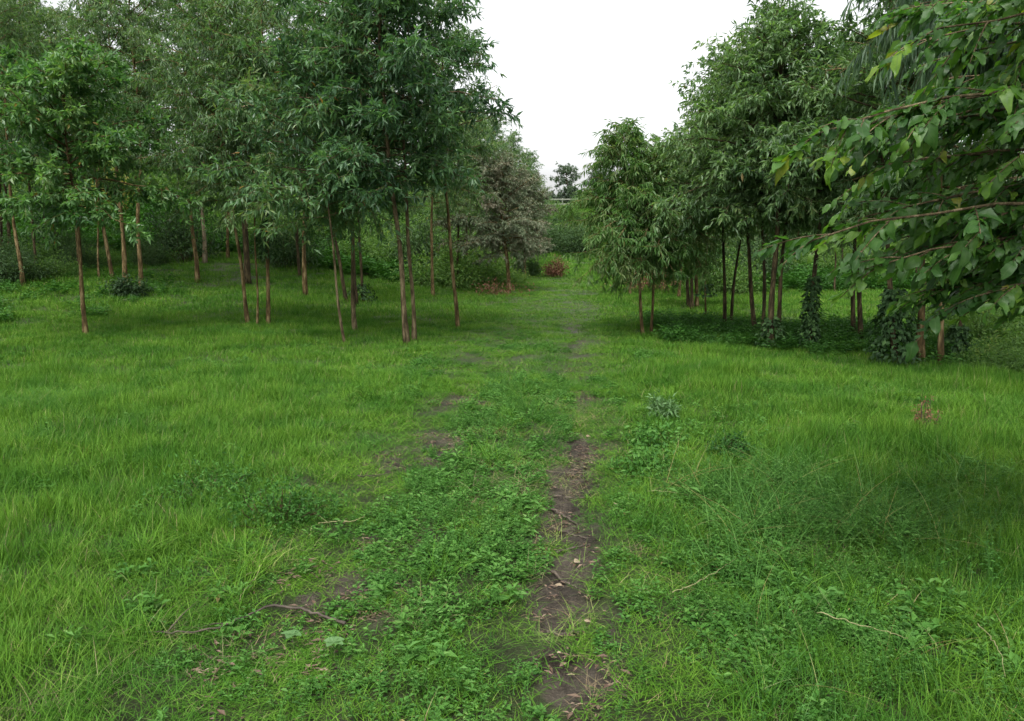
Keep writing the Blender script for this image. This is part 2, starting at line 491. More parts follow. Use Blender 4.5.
def build_tree(name, label, base, stems, R, cb, sp, seed, prof='cone', limbs=42, twig_gap=.055, group=None, rz=0.0,
               parts=True, el=(8, 50), skew=(0, 0), low_droop=.25, leaf_mul=1.0, cat='tree', bark=None, tone_shift=0.08, ivy=None, drop=None, full_to=None):
    """stems: list of dict(o=(dx,dy), lean=(lx,ly), r=radius, H=height). Trunks and crown are parts of one tree."""
    rng = np.random.default_rng(seed)
    S = SPECIES[sp]
    root = thing(name, label, cat, base, rz, group)
    barkm = M[bark or S['bark']]
    gb = Geo(); gl = Geo()
    P_, D_, N_, L_, W_, T_ = [], [], [], [], [], []
    for st in stems:
        H_ = st['H']; line = stem_line(H_, st['lean'], st.get('wob', .05), rng)
        o = np.array([st['o'][0], st['o'][1], -.05])
        line = line + o
        hh = line[:, 2]
        st = dict(st, r=st['r'] * .72)
        rad = st['r'] * (1 - .86 * np.clip(hh / H_, 0, 1)) + st['r'] * .22 * np.exp(-hh / .10)
        fine_h = np.linspace(-.05, H_, 34)
        fl = np.stack([np.interp(fine_h, hh, line[:, 0]), np.interp(fine_h, hh, line[:, 1]), fine_h], -1)
        fr = np.interp(fine_h, hh, rad) * rng.uniform(.90, 1.10, len(fine_h))
        v, f = tube(fl, fr, 9)
        link('trunk', Geo().add(v, f).mesh('trunk', barkm, True), root)
        nl = int(st.get('limbs', limbs))
        c0 = st.get('cb', cb)
        us = (np.arange(nl) + rng.uniform(0, 1, nl)) / nl
        az = np.arange(nl) * 2.399 + rng.uniform(-.5, .5, nl) + rng.uniform(0, 6)
        Rs = st.get('R', R)
        for u, a in zip(us, az):
            h = c0 + (H_ - c0) * u * .97
            s0 = np.array([np.interp(h, hh, line[:, 0]), np.interp(h, hh, line[:, 1]), h])
            Ll = Rs * crown_profile(u, prof) * rng.uniform(.55, 1.18) + .18
            e = math.radians(np.interp(u, [0, 1], el) + rng.uniform(-10, 12))
            s = np.linspace(0, 1, 7)[:, None]
            dirv = np.array([math.cos(a) * math.cos(e), math.sin(a) * math.cos(e), math.sin(e)])
            sk = np.array([skew[0], skew[1], 0]) * Ll
            pts = s0 + s * Ll * dirv + (s ** 2) * (np.array([0, 0, -low_droop * Ll * (1.25 - u)]) + sk) + rng.normal(0, .02, (7, 3)) * s * 1.5
            rb = st['r'] * .34 * (Ll / (Rs + .2)) * (1 - .8 * s[:, 0]) + .0025
            v, f = tube(pts, rb, 5); gb.add(v, f)
            # twigs
            nt_ = max(4, int(Ll / twig_gap))
            tt = np.clip(np.sort(rng.uniform(.16, 1.0, nt_)), 0, 1); tt[-1] = 1
            fidx = tt * 6; i0 = np.minimum(fidx.astype(int), 5); fr_ = (fidx - i0)[:, None]
            tp = pts[i0] * (1 - fr_) + pts[i0 + 1] * fr_
            tg = norm(pts[i0 + 1] - pts[i0])
            rd = rng.normal(0, 1, (nt_, 3)); rd[:, 2] = rd[:, 2] * .6 + .15
            td = norm(tg * .75 + norm(rd) * .95)
            tl = rng.uniform(.16, .42, nt_) * (0.75 + .5 * min(1.3, Rs / 1.5)) * (1.1 - .35 * tt)
            k = 4
            ss = np.linspace(0, 1, k)[None, :, None]
            sag = .25 + .35 * S['droop'] * .4
            if sp == 'weep':
                sag = 1.1; tl = tl * 1.5
            tw = tp[:, None, :] + ss * tl[:, None, None] * td[:, None, :] + (ss ** 2) * tl[:, None, None] * np.array([0, 0, -sag])[None, None, :] * .6
            if parts:
                # thin three-sided twigs
                a1 = norm(np.cross(td, np.array([.1, .2, 1.0]))); b1 = np.cross(td, a1)
                for q in range(nt_):
                    pass
                ang = np.array([0, 2.09, 4.19]); rr_ = np.linspace(.0035, .0012, k)
                VV = tw[:, :, None, :] + rr_[None, :, None, None] * (np.cos(ang)[None, None, :, None] * a1[:, None, None, :] + np.sin(ang)[None, None, :, None] * b1[:, None, None, :])
                base_f = []
                for r_ in range(k - 1):
                    for c_ in range(3):
                        a_ = r_ * 3 + c_; b_ = r_ * 3 + (c_ + 1) % 3
                        base_f += [[a_, b_, b_ + 3], [a_, b_ + 3, a_ + 3]]
                Fq = (np.array(base_f)[None] + (np.arange(nt_) * k * 3)[:, None, None]).reshape(-1, 3)
                gb.add(VV.reshape(-1, 3), Fq)
            nlf = max(3, int(S['n'] * leaf_mul))
            q = rng.uniform(.08, 1.0, (nt_, nlf)); q[:, 0] = 1
            fi = q * (k - 1); j0 = np.minimum(fi.astype(int), k - 2); ff = (fi - j0)[..., None]
            rows = np.arange(nt_)[:, None]
            lp = tw[rows, j0] * (1 - ff) + tw[rows, j0 + 1] * ff
            lt = norm(tw[rows, j0 + 1] - tw[rows, j0])
            rdl = norm(rng.normal(0, 1, (nt_, nlf, 3)))
            ld = norm(lt * .55 + rdl * .8 + np.array([0, 0, -S['droop'] * .55]))
            nn = norm(rng.normal(0, .55, (nt_, nlf, 3)) + np.array([0, 0, 1.0]) + .4 * rdl)
            Ls = rng.uniform(*S['L'], (nt_, nlf)); Ws = rng.uniform(*S['Wd'], (nt_, nlf))
            tbase = rng.normal(0, .13) + .40 + tone_shift
            tn = np.clip(tbase + rng.normal(0, .17, (nt_, nlf)) + rng.normal(0, .08, (nt_, 1)), 0, .86)
            tn = np.where(rng.uniform(0, 1, (nt_, nlf)) > .992, rng.uniform(.90, 1, (nt_, nlf)), tn)
            P_.append(lp.reshape(-1, 3)); D_.append(ld.reshape(-1, 3)); N_.append(nn.reshape(-1, 3))
            L_.append(Ls.ravel()); W_.append(Ws.ravel()); T_.append(tn.ravel())
    P_, D_, N_, L_, W_, T_ = map(np.concatenate, (P_, D_, N_, L_, W_, T_))
    v, f, t, rb = leaves(P_, D_, N_, L_, W_, T_, 0, curl=.1)
    gl.add(v, f, t, rb)
    if parts:
        link('branches', gb.mesh('branches', barkm, True), root)
    link('crown', gl.mesh('crown', M[S['mat']]), root)
    if ivy:
        gi = Geo()
        for (si, h0, h1, rad_, n_) in ivy:
            st = stems[si]; lx, ly = st['lean']
            h = rng.uniform(h0, h1, n_); a = rng.uniform(0, 6.28, n_)
            rr_ = rad_ * (.35 + .65 * np.sqrt(rng.uniform(0, 1, n_))) * (.35 + 1.1 * vnoise(h * 5, a * 1.5, seed)) * (1.15 - .75 * ((h - h0) / (h1 - h0)) ** 1.5)
            hx = np.minimum(h, 3)
            P = np.stack([st['o'][0] + lx * hx + rr_ * np.cos(a), st['o'][1] + ly * hx + rr_ * np.sin(a), h], -1)
            D = norm(np.stack([np.cos(a) * .7, np.sin(a) * .7, -.7 + 0 * a], -1) + rng.normal(0, .4, (n_, 3)))
            v, f, t, rb = leaves(P, D, np.stack([np.cos(a), np.sin(a), .8 + 0 * a], -1) + rng.normal(0, .3, (n_, 3)), rng.uniform(.05, .10, n_), rng.uniform(.035, .07, n_), np.clip(rng.normal(.45, .22, n_), 0, 1), 0)
            gi.add(v, f, t, rb)
        link('ivy', gi.mesh('ivy', M['ivy']), root)
    return root


def lean_of(bpx, bpy, upx, upy):
    b = at_ground(bpx, bpy)
    u = at_depth(upx, upy, b[1])
    return b, ((u[0] - b[0]) / (u[2] - b[2]))


def stems_of(specs, H_, ly=0.0):
    """specs: (base px, base py, upper px, upper py, radius[, H]) -> base of the first, list of stems relative to it"""
    b0, _ = lean_of(*specs[0][:4]); b0 = np.array([b0[0], b0[1], gz(b0[0], b0[1])])
    out = []
    for s in specs:
        b, l = lean_of(*s[:4])
        out.append(dict(o=(b[0] - b0[0], b[1] - b0[1]), lean=(l, ly), r=s[4], H=s[5] if len(s) > 5 else H_))
    return b0, out


# --- left group, near row
b, st = stems_of([(86, 336, 72, 200, .052, 4.1)], 4.1)
build_tree('broadleaf_tree', 'small bright broadleaf tree with one slim brown trunk standing apart in the open grass', b, st, 1.35, 1.95, 'broad', 101, 'dome', limbs=50, el=(0, 45), leaf_mul=1.2)
b, st = stems_of([(126, 291, 119, 190, .075, 7.2)], 7)
build_tree('eucalyptus_tree', 'dark slim trunk with leafy shrub round its foot behind the small bright broadleaf tree', b, st, 1.5, 3.1, 'euc', 102, 'oval', limbs=40)
b, st = stems_of([(113, 279, 101, 190, .065, 7.8), (99, 279, 98, 190, .035, 6.5)], 7)
build_tree('eucalyptus_tree', 'pair of dark thin trunks leaning together in the shade, left of the shrub-footed trunk', b, st, 1.3, 3.6, 'euc', 103, 'oval', limbs=26)
b, st = stems_of([(248, 324, 231, 215, .05, 5.6), (257, 325, 256, 220, .028, 4.6)], 5.6)
build_tree('eucalyptus_tree', 'thin brown trunk leaning away from a thinner upright one, drooping grey-green crown', b, st, 1.8, 2.2, 'euc', 104, 'oval', limbs=48, leaf_mul=1.1, low_droop=.35)
b, st = stems_of([(268, 325, 267, 225, .05, 6.2)], 6.2)
build_tree('eucalyptus_tree', 'upright slim trunk with a clump of climbing leaves halfway up, beside the leaning pair', b, st, 1.7, 2.3, 'euc', 105, 'oval', limbs=44, ivy=[(0, 1.25, 2.1, .17, 420)])
b, st = stems_of([(247, 284, 244, 215, .12, 8.5)], 8.5)
build_tree('eucalyptus_tree', 'thick dark trunk standing behind the thin leaning pair', b, st, 1.9, 3.4, 'dense', 106, 'oval', limbs=48)
b, st = stems_of([(345, 343, 326, 200, .033, 4.2), (355, 331, 350, 215, .058, 6.4)], 6.4)
build_tree('dark_leaved_tree', 'brown trunk crossed by a thin pale leaning stem, dark crown of feathery sprays', b, st, 1.8, 1.95, 'big', 107, 'oval', limbs=44, low_droop=.3)
b, st = stems_of([(347, 303, 331, 230, .06, 6.5), (357, 306, 354, 230, .05, 7)], 7)
build_tree('eucalyptus_tree', 'two dark trunks forking from one spot just behind the pale leaning stem', b, st, 1.4, 2.6, 'dense', 108, 'oval', limbs=34)
b, st = stems_of([(363, 302, 358, 215, .05, 6.8)], 7)
build_tree('eucalyptus_tree', 'dark trunk with a leafy ball of creeper round its foot', b, st, 1.4, 2.8, 'dense', 109, 'oval', limbs=36, ivy=[(0, .0, .45, .3, 300)])
b, st = stems_of([(407, 344, 385, 130, .062, 7.4), (414, 341, 408, 180, .05, 5.6)], 7.4)
build_tree('dark_leaved_tree', 'tallest two-trunked tree by the track, long reddish trunks, orange young leaves', b, st, 1.6, 2.5, 'big', 110, 'oval', limbs=50, leaf_mul=1.15, el=(5, 48))
b, st = stems_of([(458, 328, 449, 195, .052, 6.0)], 6.0)
build_tree('eucalyptus_tree', 'single slender trunk curving slightly, closest to the grassy track on its wooded side', b, st, 1.15, 2.5, 'euc', 111, 'oval', limbs=44, leaf_mul=1.1)
b, st = stems_of([(509, 291, 505, 245, .10, 3.9), (525, 279, 524, 245, .08, 3.9)], 4.0)
build_tree('grey_leaved_tree', 'rounded tree with grey-brown dusty looking leaves beside the track', b, st, 1.6, 1.2, 'grey', 112, 'dome', tone_shift=.12, skew=(-.18, 0), limbs=70, leaf_mul=1.6, low_droop=.25, el=(0, 65))
b, st = stems_of([(36, 276, 31, 195, .05, 6.5)], 6.5)
build_tree('eucalyptus_tree', 'thin dark trunk in deep shade with low ferny plants around it', b, st, 1.6, 3.2, 'dense', 113, 'oval', limbs=40)
b, st = stems_of([(46, 262, 45, 195, .09, 8)], 8)
build_tree('ivy_covered_tree', 'trunk thickly wrapped in dark ivy down to the shaded ground', b, st, 1.8, 4.0, 'dense', 114, 'oval', limbs=36, ivy=[(0, .2, 4.2, .42, 3200)])
b, st = stems_of([(12, 262, 5, 200, .08, 7.5), (3, 270, 2, 200, .06, 7)], 7)
build_tree('eucalyptus_tree', 'two dark trunks at the very edge of the picture in the shaded wood', b, st, 1.8, 3.4, 'dense', 115, 'oval', limbs=36)
b, st = stems_of([(205, 264, 202, 205, .085, 9)], 9)
build_tree('pale_trunked_tree', 'lone pale straight trunk in front of the bushy bank', b, st, 2.0, 3.9, 'euc', 116, 'oval', limbs=44, bark='bark_pale')

# --- right group
b, st = stems_of([(643, 335, 636, 260, .042, 3.4), (651, 334, 652, 250, .036, 3.0)], 3.4)
build_tree('willowy_eucalyptus', 'two thin stems in a V under a light green drooping crown beside the track', b, st, 1.15, 1.32, 'fresh', 201, 'cone', tone_shift=.22, limbs=56, leaf_mul=1.15, low_droop=.55, skew=(-.12, 0), el=(10, 60))
b, st = stems_of([(756, 337, 752, 250, .056, 4.3), (763, 341, 760, 250, .046, 4.6)], 4.6)
build_tree('eucalyptus_tree', 'large full-crowned tree with two dark trunks close together', b, st, 2.15, 2.12, 'dense', 202, 'cone', tone_shift=.2, limbs=76, leaf_mul=1.2, el=(0, 52))
b, st = stems_of([(771, 349, 774, 250, .068, 5.0), (778, 345, 783, 250, .05, 4.8)], 5.0)
build_tree('eucalyptus_tree', 'two dark trunks rising from low leafy plants in front of the grove', b, st, 1.7, 2.22, 'dense', 203, 'cone', tone_shift=.2, limbs=52, leaf_mul=1.15, ivy=[(0, 0, .5, .2, 320)])
b, st = stems_of([(725, 329, 724, 250, .052, 3.7), (731, 329, 738, 262, .042, 3.5)], 3.7)
build_tree('eucalyptus_tree', 'dark upright trunk with a thinner one leaning outwards from the same foot', b, st, 1.35, 1.92, 'dense', 204, 'cone', tone_shift=.2, limbs=48, leaf_mul=1.15)
b, st = stems_of([(808, 349, 815, 265, .055, 4.2)], 4.2)
build_tree('ivy_covered_tree', 'leaning trunk wrapped in ivy up to knee height above the open grass', b, st, 1.2, 1.95, 'dense', 205, 'cone', limbs=34, ivy=[(0, 0, 1.1, .16, 750)])
b, st = stems_of([(854, 338, 853, 240, .05, 4.5), (861, 342, 863, 240, .055, 4.3)], 4.5)
build_tree('eucalyptus_tree', 'two close parallel dark trunks behind the overhanging broad leaves', b, st, 1.6, 2.0, 'dense', 206, 'oval', limbs=38)
b, st = stems_of([(896, 364, 893, 280, .055, 4.8)], 4.8)
build_tree('ivy_covered_tree', 'trunk hidden in a fat dark mound of ivy beside the brown trunk', b, st, 1.2, 2.0, 'dense', 207, 'oval', limbs=30, ivy=[(0, 0, 1.0, .30, 1200)])
b, st = stems_of([(920, 364, 918, 270, .075, 5.2)], 5.2)
build_tree('eucalyptus_tree', 'stout red-brown trunk next to the mound of ivy', b, st, 1.4, 2.0, 'dense', 208, 'oval', limbs=32, bark='bark_red')
b, st = stems_of([(941, 367, 944, 270, .052, 4.8)], 4.8)
build_tree('eucalyptus_tree', 'straight pale red-brown trunk between the stout one and the ivy-footed stem', b, st, 1.3, 2.0, 'euc', 209, 'oval', limbs=30)
b, st = stems_of([(957, 362, 962, 270, .035, 4.6)], 4.6)
build_tree('ivy_covered_tree', 'thin dark stem with a small dark ivy clump at its foot', b, st, 1.2, 2.0, 'dense', 210, 'oval', limbs=28, ivy=[(0, 0, .5, .2, 420)])
b, st = stems_of([(689, 308, 689, 270, .06, 3.6), (692, 309, 692, 270, .055, 3.4)], 3.6)
build_tree('eucalyptus_tree', 'short pair of reddish trunks under a low crown further back in the grass', b, st, 1.2, 1.25, 'dense', 211, 'dome', limbs=40)
b, st = stems_of([(706, 319, 707, 280, .028, 2.6)], 2.6)
build_tree('eucalyptus_sapling', 'spindly reddish sapling with a tuft of leaves low on its stem', b, st, .45, 1.6, 'euc', 212, 'dome', limbs=14, ivy=[(0, .45, .75, .22, 120)])
b, st = stems_of([(630, 296, 630, 275, .05, 3.4)], 3.4)
build_tree('eucalyptus_tree', 'reddish young tree partly hidden behind the drooping light green crown', b, st, 1.0, 1.2, 'fresh', 213, 'cone', limbs=36)
b, st = stems_of([(1040, 400, 1040, 300, .05, 5.0)], 5.0)
build_tree('weeping_tree', 'weeping tree with curtains of long narrow pale green leaves high above the broad-leaved branches', b, st, 1.4, 3.5, 'weep', 214, 'dome', limbs=54, el=(15, 55), leaf_mul=1.2, skew=(-.2, 0))

# ------------------------------------------------------------------ rows and wood behind: shared meshes, one object each
protos = []
specs = [('euc', 1.7, 2.6, 7.0, 'oval'), ('dense', 1.8, 2.4, 6.4, 'oval'), ('fresh', 1.5, 1.6, 5.2, 'cone'), ('dense', 1.9, 1.9, 5.6, 'cone'), ('euc', 1.9, 3.2, 8.4, 'oval')]
FAR_SPOTS = []
rs = np.random.default_rng(5)


def row_spots():
    # trees lining the track into the distance
    for yy, off, k, s in [(22, -3.9, 0, .9), (25.5, -3.8, 1, .9), (29, -3.9, 1, .95), (33, -3.3, 0, .90), (37, -3.9, 3, 1.15), (42, -3.4, 0, .98), (47, -3.8, 0, 1.0), (52, -3.3, 1, 1.08), (57, -3.6, 0, .95), (62, -3.3, 3, 1.15)]:
        yield (0.079 * yy + off, yy, k, s, 'L')
    for yy, off, k, s in [(19, 2.9, 2, .86), (22.5, 2.9, 2, .85), (27, 3.3, 3, .8), (31, 3.0, 2, .86), (36, 2.9, 0, .7), (41, 2.5, 2, .85), (46, 2.9, 3, .8), (52, 2.4, 2, .85), (58, 2.6, 3, .8), (64, 1.9, 2, .9)]:
        yield (0.079 * yy + off, yy, k, s, 'R')


FAR_SPOTS += list(row_spots())
taken = [(p[0], p[1]) for p in FAR_SPOTS]


def wood(n, x0, x1, y0, y1, side, kset, smin, smax, dmin=1.9):
    c = 0; t = 0
    while c < n and t < 6000:
        t += 1
        y = rs.uniform(y0, y1); x = 0.079 * y + rs.uniform(x0, x1)
        if abs(x) > .68 * y + 3:
            continue
        if any((x - a) ** 2 + (y - b) ** 2 < dmin ** 2 for a, b in taken):
            continue
        taken.append((x, y)); c += 1
        FAR_SPOTS.append((x, y, int(rs.choice(kset)), rs.uniform(smin, smax), side))


wood(11, -22, -4.8, 18, 25, 'wl', [0, 1, 4, 4], .85, 1.1, 2.4)
wood(20, -38, -4.8, 44, 56, 'wb', [0, 1, 4, 4], 1.0, 1.3, 2.4)
wood(9, 5.0, 26, 22, 30, 'wr', [1, 3, 3], .52, .70, 2.0)
wood(26, 5.0, 34, 30, 48, 'wr', [0, 1, 3, 3], .65, .85, 2.3)
LBL = {
    'L': ('tree in the row lining the wooded side of the grassy track into the distance', 'row of trees on the bank side of the track'),
    'R': ('light green tree in the row bordering the far stretch of the track', 'row of trees on the open side of the track'),
    'wl': ('slender eucalyptus in the shaded wood in front of the bushy bank', 'eucalyptus wood in front of the bushy bank'),
    'wb': ('tall eucalyptus standing on top of the bushy bank', 'tall eucalyptus on top of the bushy bank'),
    'wr': ('eucalyptus in the grove beyond the dark paired trunks', 'eucalyptus grove beyond the dark paired trunks'),
}
pl = []
for k, (sp, R_, cb_, H_, prof) in enumerate(specs):
    pl.append([])
    for v_ in range(2):
        pl[-1].append(None)
cnt = 0
for (x, y, k, s, side) in FAR_SPOTS:
    v_ = cnt % 2; cnt += 1
    z = gz(x, y)
    rz = rs.uniform(0, 6.28)
    lab, grp = LBL[side]
    nm = 'eucalyptus_tree'
    if pl[k][v_] is None:
        sp, R_, cb_, H_, prof = specs[k]
        t = build_tree(nm, lab, (x, y, z), [dict(o=(0, 0), lean=(rs.uniform(-.05, .05), rs.uniform(-.05, .05)), r=.07, H=H_, wob=.09)], R_, cb_, sp, 300 + k * 7 + v_, prof, limbs=48, group=grp, leaf_mul=1.1)
        t.scale = (s, s, s); t.rotation_euler = (0, 0, rz)
        pl[k][v_] = t
    else:
        dup(pl[k][v_], (x, y, z), rz, s, lab, grp)


# far trees on the hill at the end of the track
def hill_tree(px, py_top, y, R_, Ht, cb_, seed, lab, n=40, prof='dome', mul=1.0, nm='hill_tree'):
    p = at_depth(px, py_top, y); z = gz(p[0], y)
    Hh = p[2] - z
    return build_tree(nm, lab, (p[0], y, z), [dict(o=(0, 0), lean=(0, 0), r=.22, H=Hh, wob=.25)], R_, Hh * cb_, 'far', seed, prof, limbs=n, twig_gap=.16, leaf_mul=mul, el=(0, 50))


hill_tree(567, 168, 118, 2.2, 9, .62, 401, 'tall thin tree with a small round tuft standing above the far hill', 22, 'dome', 1.0, 'tufted_tree')
hill_tree(573, 192, 112, 2.6, 9, .10, 402, 'dark rounded tree on the far hill under the tufted one', 40, 'dome', 1.3, 'round_tree')
hill_tree(600, 174, 108, 3.0, 9, .25, 403, 'spreading tree with gappy crown on the far hill', 44, 'dome', 1.0, 'spreading_tree')
hill_tree(556, 200, 122, 3.0, 9, .12, 404, 'low tree at the far hill behind the row of trees', 34, 'dome', 1.2, 'round_tree')
hill_tree(606, 186, 112, 3.6, 9, .12, 405, 'bushy tree on the far hill behind the light green row', 36, 'dome', 1.2, 'round_tree')


# ------------------------------------------------------------------ shrubs
def build_shrub(name, label, loc, R_, Hs, mat, seed, n=2600, L=(.05, .09), Wr=.5, cat='shrub', group=None, stems=26, stem_mat='bark_dark', tone=.45, detail=0, lumps=5):
    rng = np.random.default_rng(seed)
    root = thing(name, label, cat, loc, 0, group)
    gs = Geo(); tips = []
    per = max(6, n // (stems * 4))
    for q in range(stems):
        a = rng.uniform(0, 6.28); rr_ = R_ * math.sqrt(rng.uniform(0, 1)); hh_ = Hs * (1 - .55 * (rr_ / R_) ** 2) * rng.uniform(.65, 1.1)
        s = np.linspace(0, 1, 5)[:, None]
        e = np.array([math.cos(a) * rr_, math.sin(a) * rr_, hh_])
        pts = np.array([e[0] * .25, e[1] * .25, -.02]) * (1 - s) + e * s + np.array([e[0], e[1], 0]) * (s - s * s) * .5 + rng.normal(0, .02 * R_, (5, 3)) * s
        v, f = tube(pts, np.linspace(.010, .003, 5) * max(.5, R_), 4); gs.add(v, f)
        for w_ in range(4):
            c = pts[2 + w_ % 3] + rng.normal(0, .16 * R_, 3) * np.array([1, 1, .7])
            tips.append(c)
    tips = np.array(tips); tips[:, 2] = np.maximum(tips[:, 2], .05 * Hs)
    C = np.repeat(tips, per, 0); m_ = len(C)
    off = norm(rng.normal(0, 1, (m_, 3))) * (rng.uniform(0, 1, (m_, 1)) ** .6) * R_ * .30
    P = C + off; P[:, 2] = np.maximum(P[:, 2], .01)
    D = norm(off + rng.normal(0, .35, (m_, 3)) * R_ * .3 + np.array([0, 0, -.05 * R_])); Nn = norm(rng.normal(0, .5, (m_, 3)) + [0, 0, 1.0])
    Lf = rng.uniform(*L, m_)
    tn = np.clip(tone + np.repeat(rng.normal(0, .14, len(tips)), per) + rng.normal(0, .14, m_), 0, 1)
    v, f, t, rb = leaves(P, D, Nn, Lf, Lf * Wr * rng.uniform(.8, 1.2, m_), tn, detail)
    link('stems', gs.mesh('stems', M[stem_mat]), root)
    link('foliage', Geo().add(v, f, t, rb).mesh('foliage', M[mat]), root)
    return root


def ground_spot(px, py):
    p = at_ground(px, py)
    return (p[0], p[1], gz(p[0], p[1]))


build_shrub('low_shrub', 'leafy dark shrub round the foot of a dark slim trunk', ground_spot(126, 296), .42, .36, 'shrub_dark', 501, 1600, (.06, .10), tone=.3)
build_shrub('low_shrub', 'small tangled bush with purplish tips in open grass, nearer the camera', ground_spot(278, 520), .30, .20, 'weeds', 502, 1500, (.018, .036), .45, tone=.22)
build_shrub('low_shrub', 'low spreading herb patch with pale leaf tips just beyond the tangled bush', ground_spot(205, 492), .34, .12, 'weeds', 503, 1300, (.018, .036), .45, tone=.3)
build_shrub('low_shrub', 'compact round dark green clump alone in the grass beside the bare rut', ground_spot(730, 460), .16, .20, 'weeds', 504, 1300, (.020, .036), .6, tone=.12)
build_shrub('pale_weed', 'upright pale grey-green weed with whorled leaves', ground_spot(661, 418), .15, .22, 'weed_pale', 505, 520, (.05, .08), .3, cat='weed', stems=9, stem_mat='stem')
build_shrub('low_shrub', 'fresh green leafy patch at the foot of the pale weed', ground_spot(655, 445), .26, .13, 'weeds', 506, 900, (.03, .06), .5)
build_shrub('low_shrub', 'small leafy patch between the pale weed and the bare rut', ground_spot(645, 470), .22, .10, 'weeds', 507, 800, (.03, .05), .5)
build_shrub('red_bush', 'dry rust-red bush beside the far track', ground_spot(556, 277), .6, .75, 'shrub_red', 508, 1600, (.07, .12), .4, cat='bush')
build_shrub('dark_bush', 'grey-green rounded bush just before the dry red bush', ground_spot(528, 277), .6, .8, 'shrub_dark', 509, 3000, (.08, .14), .4, cat='bush', tone=.9)
build_shrub('brown_bush', 'dry pinkish bush seen between the V-shaped stems', ground_spot(650, 290), 1.0, .8, 'shrub_red', 510, 1200, (.07, .12), .4, cat='bush', tone=.7)
build_shrub('yellow_bush', 'yellow-leaved bush in the wood between the dark trunks', (at_depth(108, 206, 30)[0], 30, gz(at_depth(108, 206, 30)[0], 30) + .2), .8, 2.3, 'yellow', 511, 2000, (.09, .15), .4, cat='bush')
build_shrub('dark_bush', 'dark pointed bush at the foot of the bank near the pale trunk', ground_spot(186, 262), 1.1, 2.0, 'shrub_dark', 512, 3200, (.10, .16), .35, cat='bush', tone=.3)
build_shrub('spindly_plant', 'reddish dry stalks standing in the open grass', ground_spot(926, 432), .10, .30, 'shrub_red', 513, 80, (.02, .04), .3, cat='plant', stems=12, stem_mat='twig')
# reddish foot of the grey tree
build_shrub('rusty_undergrowth', 'low rusty dry growth around the foot of the grey-leaved tree', ground_spot(502, 296), .9, .35, 'shrub_red', 514, 700, (.06, .1), .4, cat='plant', tone=.4)

# shrubs covering the bank and the far edges: one object each
P1 = build_shrub('bank_shrub', 'leafy green shrub on the bank behind the wood', (at_depth(180, 232, 33)[0], 33, gz(at_depth(180, 232, 33)[0], 33)), 1.5, 1.5, 'shrub', 520, 4800, (.10, .17), .45, group='shrubs covering the bank', stems=34)
P2 = build_shrub('bank_shrub', 'leafy green shrub on the bank behind the wood', (at_depth(300, 235, 31)[0], 31, gz(at_depth(300, 235, 31)[0], 31)), 1.3, 1.2, 'shrub', 521, 4800, (.09, .15), .45, group='shrubs covering the bank', stems=34, tone=.6)
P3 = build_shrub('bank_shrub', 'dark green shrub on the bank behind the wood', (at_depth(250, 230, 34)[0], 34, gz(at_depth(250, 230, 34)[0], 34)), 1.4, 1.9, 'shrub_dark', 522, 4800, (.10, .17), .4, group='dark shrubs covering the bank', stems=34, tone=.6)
rs2 = np.random.default_rng(9)
spots = []
t = 0
while len(spots) < 80 and t < 9000:
    t += 1
    y = rs2.uniform(25, 48); pd = -rs2.uniform(3.6, 34); x = .079 * y + pd
    if abs(x) > .68 * y + 3 or y < 27.5 + 5 * math.sin(x * .33) - .25 * (x + 3) * .1 - (3.5 if -pd < 7 else 0):
        continue
    if any((x - a) ** 2 + (y - b_) ** 2 < 3.2 for a, b_ in spots):
        continue
    spots.append((x, y))
for i_, (x, y) in enumerate(spots):
    pr = [P1, P2, P1, P2, P2, P3, P1][i_ % 7]
    dup(pr, (x, y, gz(x, y) - .05), rs2.uniform(0, 6.28), rs2.uniform(.7, 1.25))
# edge of the row of trees along the track: shrubs from px 430 to 545
for i_, (px, py) in enumerate([(418, 272), (432, 276), (447, 279), (462, 281), (476, 284), (490, 281), (516, 284)]):
    x, y, z = ground_spot(px, py)
    dup([P1, P2, P2, P3][i_ % 4], (x, y, z - .05), i_ * 1.3, .42 + .12 * (i_ % 3), 'shrub in the belt of low growth between the slender trunk and the track', 'shrubs along the track edge')
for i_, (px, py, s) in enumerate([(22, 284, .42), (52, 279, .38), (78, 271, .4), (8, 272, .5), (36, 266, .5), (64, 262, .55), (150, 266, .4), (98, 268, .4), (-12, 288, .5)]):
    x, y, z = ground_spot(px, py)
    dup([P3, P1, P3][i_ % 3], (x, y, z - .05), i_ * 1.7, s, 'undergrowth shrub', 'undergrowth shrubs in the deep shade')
# right side back
spots = []; t = 0
while len(spots) < 90 and t < 9000:
    t += 1
    y = rs2.uniform(22, 46); pd = rs2.uniform(3.0, 36); x = .079 * y + pd
    if abs(x) > .68 * y + 3 or y < 27 - .30 * max(pd - 6, 0) + 3 * math.sin(x * .7):
        continue
    if any((x - a) ** 2 + (y - b_) ** 2 < 1.9 for a, b_ in spots):
        continue
    spots.append((x, y))
for i_, (x, y) in enumerate(spots):
    dup([P1, P3, P2, P1, P2][i_ % 5], (x, y, gz(x, y) - .05), rs2.uniform(0, 6.28), rs2.uniform(.6, 1.15), 'shrub in the thicket behind the grove beyond the ivy-covered trunks', 'shrubs in the thicket behind the grove')
# scrub slope near the frame edge on the right
for i_, (px, py, s) in enumerate([(985, 345, .5), (1010, 352, .55), (1000, 330, .6), (970, 335, .5), (1030, 365, .45), (1022, 338, .6), (990, 368, .3), (1015, 378, .3)]):
    x, y, z = ground_spot(px, py)
    dup([P2, P1][i_ % 2], (x, y, z - .05), i_ * 2.1, s, 'light green shrub on the rise behind the ivy-footed thin stem', 'light shrubs on the rise')
